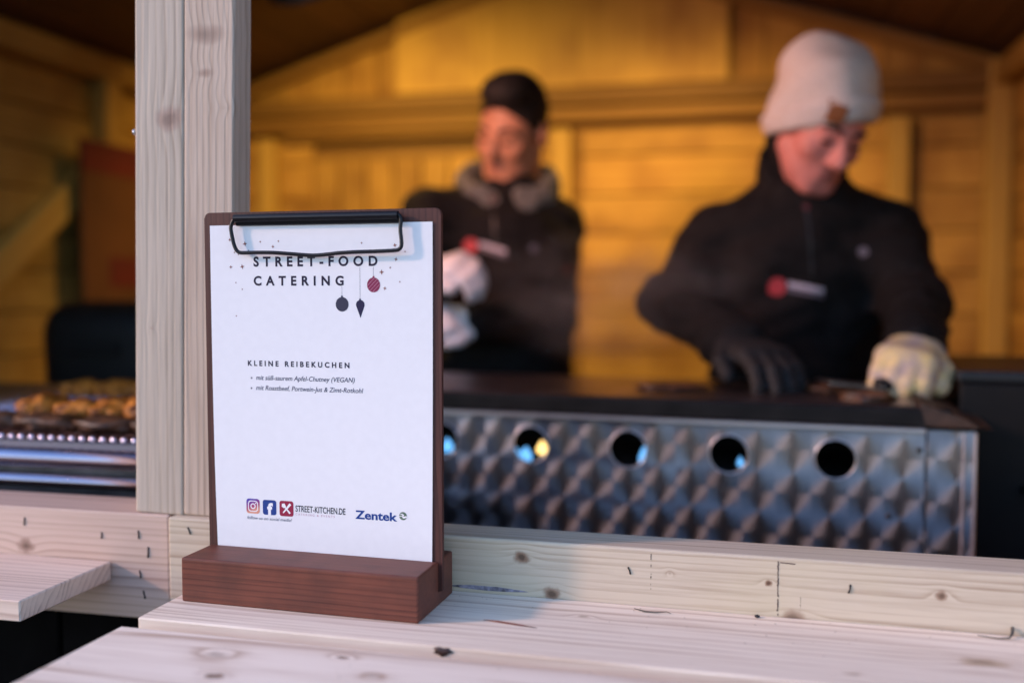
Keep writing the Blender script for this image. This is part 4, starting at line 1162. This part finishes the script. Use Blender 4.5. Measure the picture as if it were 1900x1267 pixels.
def head_sdf(f, c, M, hs):
    T = lambda p: np.array(c) + M @ np.array(p, float) * hs
    e = lambda p, r, k=0.02, op='add': f.ell(T(p), [q * hs for q in r], M, k * hs, op)
    r_ = lambda a, b, ra, rb, k=0.012, op='add': f.rc(T(a), T(b), ra * hs, rb * hs, k * hs, op)
    e((0, 0.012, 0.030), (0.074, 0.094, 0.090)); e((0, -0.038, -0.030), (0.058, 0.056, 0.086), 0.03)
    e((0, -0.040, -0.078), (0.047, 0.046, 0.040), 0.025); r_((-0.012, -0.078, -0.106), (0.012, -0.078, -0.106), 0.013, 0.013, 0.018)
    for s in (-1, 1):
        r_((s * 0.052, -0.005, -0.055), (s * 0.022, -0.068, -0.100), 0.018, 0.014, 0.025)
        e((s * 0.040, -0.062, -0.030), (0.022, 0.024, 0.020), 0.02)
        e((s * 0.031, -0.102, -0.005), (0.020, 0.019, 0.0145), 0.012, 'sub')
        e((s * 0.031, -0.080, -0.006), (0.013, 0.0125, 0.0125), 0.004)
        r_((s * 0.010, -0.088, 0.016), (s * 0.046, -0.078, 0.014), 0.0085, 0.0065, 0.014)
        e((s * 0.011, -0.103, -0.042), (0.008, 0.010, 0.008), 0.008)
        e((s * 0.077, 0.012, -0.012), (0.009, 0.019, 0.031), 0.006)
    r_((0, -0.092, 0.008), (0, -0.117, -0.036), 0.0075, 0.0115, 0.014)
    r_((-0.018, -0.088, -0.067), (0.018, -0.088, -0.067), 0.0055, 0.0055, 0.008)
    r_((-0.015, -0.087, -0.079), (0.015, -0.087, -0.079), 0.0065, 0.0065, 0.008)
    r_((-0.022, -0.102, -0.0725), (0.022, -0.102, -0.0725), 0.004, 0.004, 0.004, 'sub')

def rotM(yaw, pitch, roll): return np.array((Matrix.Rotation(R(yaw), 3, 'Z') @ Matrix.Rotation(R(pitch), 3, 'X') @ Matrix.Rotation(R(roll), 3, 'Y')))

def decal(name, pts, faces, target, mat, parent, lift=0.0018):
    from mathutils.bvhtree import BVHTree
    me = target.data
    bv = BVHTree.FromPolygons([v.co for v in me.vertices], [tuple(p.vertices) for p in me.polygons])
    out_ = []
    for x, z_ in pts:
        h_ = bv.ray_cast(Vector((x, -1.0, z_)), Vector((0, 1, 0)))
        out_.append((x, (h_[0].y if h_[0] is not None else -0.15) - lift, z_))
    return mesh_obj(name, out_, faces, mat, parent)

M_skin1 = plain('skin_fair', (0.62, 0.235, 0.20), 0.5, var=0.10, scale=25, spec=0.4)
M_skin2 = plain('skin_tan', (0.56, 0.255, 0.15), 0.5, var=0.10, scale=25, spec=0.4)
M_jack = plain('black_softshell', (0.0085, 0.0075, 0.0078), 0.85, var=0.25, scale=60, bump=0.15, spec=0.2)
M_trou = plain('navy_trousers', (0.012, 0.013, 0.020), 0.9)
M_shoe = plain('black_shoe', (0.012, 0.012, 0.012), 0.6)
M_hair = plain('dark_hair', (0.006, 0.004, 0.0035), 0.75, var=0.5, scale=180, bump=0.6)
M_fade = plain('faded_hair', (0.011, 0.007, 0.006), 0.7, var=0.4, scale=200)
M_brow = plain('eyebrow_hair', (0.030, 0.014, 0.010), 0.8)
M_lip = plain('lip', (0.30, 0.10, 0.09), 0.5)
M_eyed = plain('dark_eye', (0.012, 0.009, 0.008), 0.2)
M_hat = plain('beige_knit', (0.60, 0.56, 0.54), 0.95, var=0.10, scale=220, bump=0.9, spec=0.1)
M_patch = plain('leather_patch', (0.24, 0.085, 0.025), 0.6, var=0.2)
M_hood = plain('grey_fleece', (0.15, 0.145, 0.135), 0.95, var=0.25, scale=90, bump=0.6, spec=0.1)
M_gl1 = plain('white_work_glove', (0.40, 0.34, 0.34), 0.9, var=0.12, scale=34, bump=0.5, col2=(0.66, 0.52, 0.24))
M_gl2 = plain('dark_nitrile_glove', (0.005, 0.005, 0.0065), 0.8, var=0.3)
M_gl3 = plain('white_cotton_glove', (0.74, 0.74, 0.78), 0.85, var=0.06, scale=40, bump=0.3)
M_dred = plain('badge_red', (0.50, 0.045, 0.055), 0.6)
M_dwht = plain('badge_pale', (0.50, 0.45, 0.52), 0.6)
M_dgry = plain('badge_grey', (0.14, 0.12, 0.15), 0.6)

M_zip = plain('zip_tape', (0.016, 0.015, 0.016), 0.5)
M_pull = plain('dark_red_patch', (0.085, 0.008, 0.010), 0.6)
def ring2(cx_, cz_, r_, n=20): return [(cx_ + r_ * math.cos(2 * math.pi * k / n), cz_ + r_ * math.sin(2 * math.pi * k / n)) for k in range(n)]

def build_person(root, J):
    lo, hi = (-0.42, -0.62, -0.02), (0.36, 0.26, 1.76)
    c, M = J['head'], rotM(*J['rot'])
    b = Field(lo, hi, 0.0062)
    nk = np.array(J['neck']); ch = np.array(J['chest']); be = np.array(J['belly'])
    hipL, hipR = np.array((-0.085, 0.03, 0.90)), np.array((0.085, 0.03, 0.90))
    b.ell(ch, (0.150, 0.100, 0.165), J['twist'], 0.05); b.ell(be, (0.135, 0.095, 0.18), J['twist'], 0.06); b.ell((0, 0.02, 0.93), (0.145, 0.10, 0.12), None, 0.06)
    for hp in (hipL, hipR):
        kn = hp + np.array((0.0, -0.02, -0.42)); an = hp + np.array((0.0, 0.02, -0.82))
        b.rc(hp, kn, 0.075, 0.055, 0.04); b.rc(kn, an, 0.052, 0.036, 0.02); b.rc(an + (0, 0.02, -0.04), an + (0, -0.14, -0.05), 0.032, 0.026, 0.02)
    b.rc(nk, np.array(c) + M @ np.array((0, 0.02, -0.06)), 0.056, 0.052, 0.03)
    jk = Field(lo, hi, 0.0068)
    jk.ell(ch, (0.168, 0.118, 0.175), J['twist'], 0.05); jk.ell(be, (0.158, 0.118, 0.22), J['twist'], 0.06); jk.ell((0, 0.015, 0.94), (0.165, 0.122, 0.10), None, 0.05)
    gloves = []
    for a in J['arms']:
        sh, el_, wr = (np.array(q, float) for q in (a['sh'], a['el'], a['wr']))
        b.rc(nk + (0, 0.01, -0.03), sh, 0.05, 0.048, 0.04); b.rc(sh, el_, 0.046, 0.036, 0.03); b.rc(el_, wr, 0.036, 0.026, 0.015)
        hand(b, wr, a['hd'], a['up'], 0.0, a.get('sc', 1.0), a['curl'], a['side'], a.get('spread', 0.05))
        jk.rc(nk + (0, 0.01, -0.028), sh, 0.084, 0.060, 0.05); jk.rc(sh, el_, 0.064, a.get('re', 0.050), 0.035); jk.rc(el_, wr, a.get('re', 0.050), 0.041, 0.02)
        if a.get('glove'):
            g = Field(wr - 0.2, wr + 0.2, 0.0042)
            hand(g, wr, a['hd'], a['up'], a.get('grow', 0.003), a.get('sc', 1.0), a['curl'], a['side'], a.get('spread', 0.05))
            g.rc(wr - nrm_(wr - el_) * 0.028, wr + nrm_(a['hd']) * 0.01, a.get('cuff', 0.036), 0.034, 0.01)
            if a.get('grow', 0) > 0.006: g.wrinkle(0.0022, 120, 1.3)
            gloves.append((g, a['glove']))
    up_n = nrm_(np.array(c) + M @ np.array((0, 0.03, -0.06)) - nk)
    jk.rc(nk - up_n * 0.03, nk + up_n * J['collar'], 0.078, J['collar_r'], 0.02)
    jk.wrinkle(0.0048, 30, J['seed']); jk.wrinkle(0.0028, 68, J['seed'] + 2)
    # neck opening of the jacket
    jk.rc(nk + up_n * (J['collar'] - 0.012) + (0, -0.012, 0.0), nk + up_n * (J['collar'] + 0.08) + (0, -0.02, 0), 0.058, 0.075, 0.008, 'sub')
    head_sdf(b, c, M, J['hs'])
    b.obj('body', J['skin'], root)
    jo = jk.obj('jacket', M_jack, root)
    tr = Field((-0.25, -0.15, 0.03), (0.25, 0.2, 1.02), 0.010)
    tr.ell((0, 0.02, 0.93), (0.160, 0.116, 0.10), None, 0.04)
    for hp in (hipL, hipR):
        kn = hp + np.array((0.0, -0.02, -0.42)); an = hp + np.array((0.0, 0.02, -0.80))
        tr.rc(hp, kn, 0.092, 0.075, 0.03); tr.rc(kn, an, 0.073, 0.062, 0.02)
        s_ = Field(hp + np.array((-0.08, -0.22, -0.92)), hp + np.array((0.08, 0.14, -0.76)), 0.010)
        s_.rc(hp + (0, 0.05, -0.85), hp + (0, -0.13, -0.862), 0.042, 0.036, 0.02); s_.plane((0, 0, 0.004), (0, 0, -1))
        s_.obj('shoe', M_shoe, root)
    tr.obj('trousers', M_trou, root)
    for g, mt in gloves: g.obj('glove', mt, root)
    T = lambda p: Vector(np.array(c) + M @ np.array(p, float) * J['hs'])
    for s in (-1, 1):
        tube('eyebrow', [T((s * 0.013, -0.0975, 0.017)), T((s * 0.030, -0.0935, 0.023)), T((s * 0.048, -0.078, 0.018))], [0.0035, 0.0042, 0.0025], M_brow, root, 8)
        bm = bmesh.new(); bmesh.ops.create_uvsphere(bm, u_segments=12, v_segments=8, radius=1.0)
        for v in bm.verts: v.co = T((s * 0.031 + v.co.x * 0.0115, -0.0885 + v.co.y * 0.006, -0.008 + v.co.z * 0.0042))
        bm_obj('eye', bm, M_eyed, root, smooth=True)
    tube('lips', [T((-0.020, -0.0905, -0.0725)), T((-0.008, -0.0955, -0.0705)), T((0, -0.0955, -0.0718)), T((0.008, -0.0955, -0.0705)), T((0.020, -0.0905, -0.0725))], [0.002, 0.0048, 0.0050, 0.0048, 0.002], M_lip, root, 8)
    # chest print
    bx_, bz_, tx_, tz_ = J['badge']
    n = 20
    decal('badge', ring2(bx_, bz_, J['badge_r'], n), [tuple(range(n))], jo, M_dred, root)
    x0_, x1_ = bx_ + J['badge_r'] * 1.15, tx_
    h_ = J['badge_r'] * 0.62
    for q, (zu, zl) in enumerate(((h_, 0.10 * h_), (-0.10 * h_, -h_ * 0.8))):
        pts = []
        for i in range(11):
            t_ = i / 10; xx = x0_ + (x1_ - x0_) * t_; zz = bz_ + (tz_ - bz_) * t_
            pts += [(xx, zz + zl), (xx, zz + zu)]
        decal('chest_print', pts, [(2 * i, 2 * i + 2, 2 * i + 3, 2 * i + 1) for i in range(10)], jo, M_dwht if q == 0 else M_dgry, root)
    zx, zz = J['zip']
    decal('zip', [(zx - 0.0022, zz), (zx + 0.0022, zz), (zx + 0.0050, zz - 0.11), (zx + 0.0006, zz - 0.11)] if False else [q for i in range(9) for q in ((zx - 0.0022 + 0.0008 * i, zz - 0.015 * i), (zx + 0.0022 + 0.0008 * i, zz - 0.015 * i))], [(2 * i, 2 * i + 2, 2 * i + 3, 2 * i + 1) for i in range(8)], jo, M_zip, root, 0.0012)
    decal('zip_pull', ring2(zx, zz - 0.004, 0.0055, 10), [tuple(range(10))], jo, M_pull, root, 0.003)
    sx_, sz_ = J['sleeve']
    decal('sleeve_patch', ring2(sx_, sz_, 0.011, 12), [tuple(range(12))], jo, M_pull, root, 0.0015)
    lx, lz = J['logo']
    decal('small_print', ring2(lx, lz, 0.0085, 14), [tuple(range(14))], jo, M_dgry, root)
    return jo, M, T

# right man
r1 = empty('person', (0.097, 1.876, 0.022), R(13.3))
tag(r1, 'person in beige beanie and black jacket bending over the griddle, one bulky white glove', 'person')
zf = 0.022
def Z(p): return (p[0], p[1], p[2] - zf)
J1 = dict(head=Z((-0.009, -0.125, 1.543)), rot=(13, 33, 9), neck=Z((-0.006, -0.040, 1.395)), chest=Z((-0.012, -0.028, 1.285)), belly=Z((-0.010, 0.0, 1.10)), twist=rotM(10, 0, 0),
          skin=M_skin1, hs=0.86, collar=0.100, collar_r=0.073, seed=0.7, badge=(-0.084, 1.268 - zf, -0.008, 1.256 - zf), badge_r=0.0150, logo=(0.056, 1.326 - zf), zip=(-0.036, 1.405 - zf), sleeve=(0.168, 1.305 - zf),
          arms=[dict(sh=Z((-0.152, -0.012, 1.352)), el=Z((-0.252, -0.075, 1.243)), wr=Z((-0.185, -0.300, 1.178)), hd=(0.25, -0.9, -0.12), up=(0, 0.1, 1), curl=(20, 30), side=1, glove=M_gl2, grow=0.002),
                dict(sh=Z((0.120, -0.068, 1.346)), el=Z((0.136, -0.180, 1.238)), wr=Z((0.052, -0.375, 1.176)), hd=(-0.42, -0.75, -0.12), up=(0.1, -0.25, 1), curl=(46, 50), side=-1, glove=M_gl1, grow=0.006, sc=0.88, cuff=0.034)])
jo, M, T = build_person(r1, J1)
nwf = Field((-0.14, -0.2, 1.30), (0.14, 0.12, 1.62), 0.006)
nk = np.array(J1['neck']); jb = np.array(J1['head']) + M @ (np.array((0, 0.030, -0.060)) * 0.86)
nwf.rc(nk + (0, 0, 0.02), jb, 0.068, 0.061, 0.02)
nwf.wrinkle(0.0022, 60, 1.1)
nwf.obj('neck_warmer', M_jack, r1)
hc = np.array(J1['head']); HS = 0.86; SC3 = lambda r: [q * HS for q in r]
f = Field(hc - 0.22, hc + 0.22, 0.0045)
Th = lambda p: hc + M @ (np.array(p, float) * HS)
f.ell(Th((0, 0.016, 0.040)), SC3((0.088, 0.107, 0.094)), M, 0.02); f.ell(Th((-0.004, 0.042, 0.078)), SC3((0.080, 0.088, 0.060)), M, 0.04); f.rc(Th((-0.03, 0.07, 0.095)), Th((0.03, 0.03, 0.100)), 0.036, 0.032, 0.03)
f.ell(Th((0.0, 0.034, -0.015)), SC3((0.087, 0.103, 0.075)), M, 0.03)
nn_ = M @ nrm_((0.28, -0.62, -1.0)); f.plane(Th((0, -0.085, 0.036)), nn_, 0.006)
# turned-up cuff
f.wrinkle(0.0034, 40, 0.4)
ho = f.obj('beanie', M_hat, r1)
f = Field(hc - 0.22, hc + 0.22, 0.0045)
f.ell(Th((0, 0.016, 0.040)), SC3((0.0965, 0.1155, 0.100)), M, 0.02); f.ell(Th((0.0, 0.034, -0.015)), SC3((0.0965, 0.1125, 0.084)), M, 0.03)
f.plane(Th((0, -0.085, 0.0345)), nn_, 0.006); f.plane(Th((0, -0.085, 0.086)), -nn_, 0.006)
cuff = f.obj('cuff', M_hat, r1); cuff.parent = ho
bm = bmesh.new()
from mathutils.bvhtree import BVHTree
bv = BVHTree.FromPolygons([v.co for v in cuff.data.vertices], [tuple(p.vertices) for p in cuff.data.polygons])
bv2 = BVHTree.FromPolygons([v.co for v in ho.data.vertices], [tuple(p.vertices) for p in ho.data.polygons])
fw_ = Vector(M @ np.array((0.0, 1.0, 0.0)))
gv = []
for j in range(5):
    for i in range(5):
        p = Vector(Th((-0.054 + 0.030 * i / 4, -0.3, 0.030 + 0.036 * j / 4)))
        h_ = bv.ray_cast(p, fw_)
        hs_ = [q_ for q_ in (h_[3], bv2.ray_cast(p, fw_)[3]) if q_ is not None]
        q = p + fw_ * ((min(hs_) if hs_ else 0.2) - 0.003)
        gv.append(bm.verts.new(q))
for j in range(4):
    for i in range(4): bm.faces.new((gv[j * 5 + i], gv[j * 5 + i + 1], gv[j * 5 + i + 6], gv[j * 5 + i + 5]))
pa = bm_obj('leather_patch', bm, M_patch, ho)
# scraper in the white glove
r1m = Matrix.Translation(r1.location) @ Matrix.Rotation(R(13.3), 4, 'Z')
spt = empty('griddle_scraper', r1m @ Vector((-0.02, -0.46, 1.110)), R(13.3))
tag(spt, 'short dark handled steel scraper held in the white glove', 'scraper')
tube('handle', [(0.088, 0.030, 0.010), (0.04, 0.014, 0.006), (-0.012, 0.0, 0.004)], [0.010, 0.011, 0.009], black_box, spt, 10)
bm = bmesh.new(); box_bm(bm, -0.048, 0, 0.000, 0.075, 0.062, 0.0022, 0.0006)
bm_obj('blade', bm, steel, spt, rot=(0, R(6), 0))

# steam rising from the plate
st = bpy.data.meshes.new('steam'); bm = bmesh.new(); bmesh.ops.create_icosphere(bm, subdivisions=3, radius=1.0); bm.to_mesh(st); bm.free()
ms, ts, bs = new_mat('steam'); ts.nodes.remove(bs)
pv = ts.nodes.new('ShaderNodeVolumePrincipled'); pv.inputs['Color'].default_value = (0.9, 0.88, 0.86, 1); pv.inputs['Anisotropy'].default_value = 0.2
tcs = ts.nodes.new('ShaderNodeTexCoord'); lns = ts.nodes.new('ShaderNodeVectorMath'); lns.operation = 'LENGTH'; ts.links.new(tcs.outputs['Object'], lns.inputs[0])
nzs = ts.nodes.new('ShaderNodeTexNoise'); nzs.inputs['Scale'].default_value = 2.2; nzs.inputs['Detail'].default_value = 3; ts.links.new(tcs.outputs['Object'], nzs.inputs['Vector'])
mrs = ts.nodes.new('ShaderNodeMapRange'); mrs.inputs['From Min'].default_value = 1.0; mrs.inputs['From Max'].default_value = 0.1; ts.links.new(lns.outputs['Value'], mrs.inputs['Value'])
mrn = ts.nodes.new('ShaderNodeMapRange'); mrn.inputs['From Min'].default_value = 0.40; mrn.inputs['From Max'].default_value = 0.65; ts.links.new(nzs.outputs['Fac'], mrn.inputs['Value'])
mls = ts.nodes.new('ShaderNodeMath'); mls.operation = 'MULTIPLY'; ts.links.new(mrs.outputs[0], mls.inputs[0]); ts.links.new(mrn.outputs[0], mls.inputs[1])
ml2 = ts.nodes.new('ShaderNodeMath'); ml2.operation = 'MULTIPLY'; ml2.inputs[1].default_value = 4.6; ts.links.new(mls.outputs[0], ml2.inputs[0])
ts.links.new(ml2.outputs[0], pv.inputs['Density'])
ts.links.new(pv.outputs[0], ts.nodes['Material Output'].inputs['Volume'])
st.materials.append(ms)
so_ = bpy.data.objects.new('steam', st); so_.location = (-0.22, 1.66, 1.255); so_.scale = (0.27, 0.12, 0.125); link(so_)
tag(so_, 'thin pale steam rising from the griddle between the two people', 'steam', kind='stuff')

# left man
r2 = empty('person', (-0.507, 2.093, 0.022), R(13.3))
tag(r2, 'dark haired person in grey hood and white gloves looking down behind the griddle', 'person')
J2 = dict(head=Z((0.014, -0.035, 1.600)), rot=(-31, 22, 11), neck=Z((0.004, 0.010, 1.448)), chest=Z((-0.022, -0.005, 1.31)), belly=Z((-0.015, 0.0, 1.10)), twist=rotM(-22, 0, 0),
          skin=M_skin2, hs=0.87, collar=0.05, collar_r=0.074, seed=2.1, badge=(-0.073, 1.351 - zf, 0.000, 1.334 - zf), badge_r=0.0150, logo=(0.056, 1.346 - zf), zip=(-0.028, 1.452 - zf), sleeve=(0.128, 1.302 - zf),
          arms=[dict(sh=Z((-0.158, -0.035, 1.405)), el=Z((-0.235, -0.130, 1.215)), wr=Z((-0.150, -0.255, 1.290)), hd=(0.55, -0.35, 0.16), up=(0.25, -0.55, 0.75), curl=(48, 34), side=1, glove=M_gl3, grow=0.004, spread=0.08, sc=0.86),
                dict(sh=Z((0.098, 0.020, 1.392)), el=Z((0.092, -0.030, 1.205)), wr=Z((-0.060, -0.205, 1.195)), hd=(-0.75, -0.45, 0.14), up=(-0.1, -0.75, 0.6), curl=(40, 40), side=-1, glove=M_gl3, grow=0.003, re=0.052, sc=0.78)])
jo, M, T = build_person(r2, J2)
hc = np.array(J2['head']); HS = 0.87
f = Field(hc - 0.2, hc + 0.2, 0.0042)
Th = lambda p: hc + M @ np.array(p, float) * HS
f.ell(Th((0, 0.014, 0.038)), SC3((0.0760, 0.0970, 0.0965)), M, 0.02); f.ell(Th((0, -0.032, 0.098)), SC3((0.056, 0.062, 0.040)), M, 0.02); f.ell(Th((0.012, -0.052, 0.098)), SC3((0.040, 0.034, 0.028)), M, 0.02); f.wrinkle(0.0012, 150, 0.9); f.ell(Th((0, -0.100, -0.012)), SC3((0.066, 0.082, 0.082)), M, 0.004, 'sub')
f.plane(Th((0, 0.0, 0.004)), M @ nrm_((0, -0.30, -1.0)), 0.02)
f.obj('hair', M_hair, r2)
f = Field(hc - 0.2, hc + 0.2, 0.0042)
f.ell(Th((0, 0.013, 0.030)), SC3((0.0765, 0.0965, 0.092)), M, 0.02)
f.ell(Th((0, -0.100, -0.012)), SC3((0.066, 0.082, 0.082)), M, 0.004, 'sub')
f.plane(Th((0, 0.0, -0.045)), M @ nrm_((0, -0.40, -1.0)), 0.010)
f.obj('faded_side_hair', M_fade, r2)
# grey hood lying round the neck
f = Field((-0.2, -0.2, 1.3), (0.2, 0.25, 1.68), 0.006)
nk = np.array(J2['neck']) + np.array((0, 0.0, 0.055))
for k in range(20):
    a0, a1 = R(-74 + 328 * k / 20), R(-74 + 328 * (k + 1) / 20)
    def hp_(a, t): return nk + np.array(((0.086 + 0.010 * t) * math.cos(a), (0.084 + 0.012 * t) * math.sin(a), -0.044 + 0.046 * t + 0.044 * math.sin(a)))
    f.rc(hp_(a0, 0), hp_(a0, 1), 0.018, 0.012, 0.02); f.rc(hp_(a0, 0.5), hp_(a1, 0.5), 0.017, 0.017, 0.02)
f.ell(nk + np.array((0, 0.12, -0.03)), (0.10, 0.055, 0.08), None, 0.03)
f.wrinkle(0.0046, 52, 1.0)
f.obj('hood', M_hood, r2)
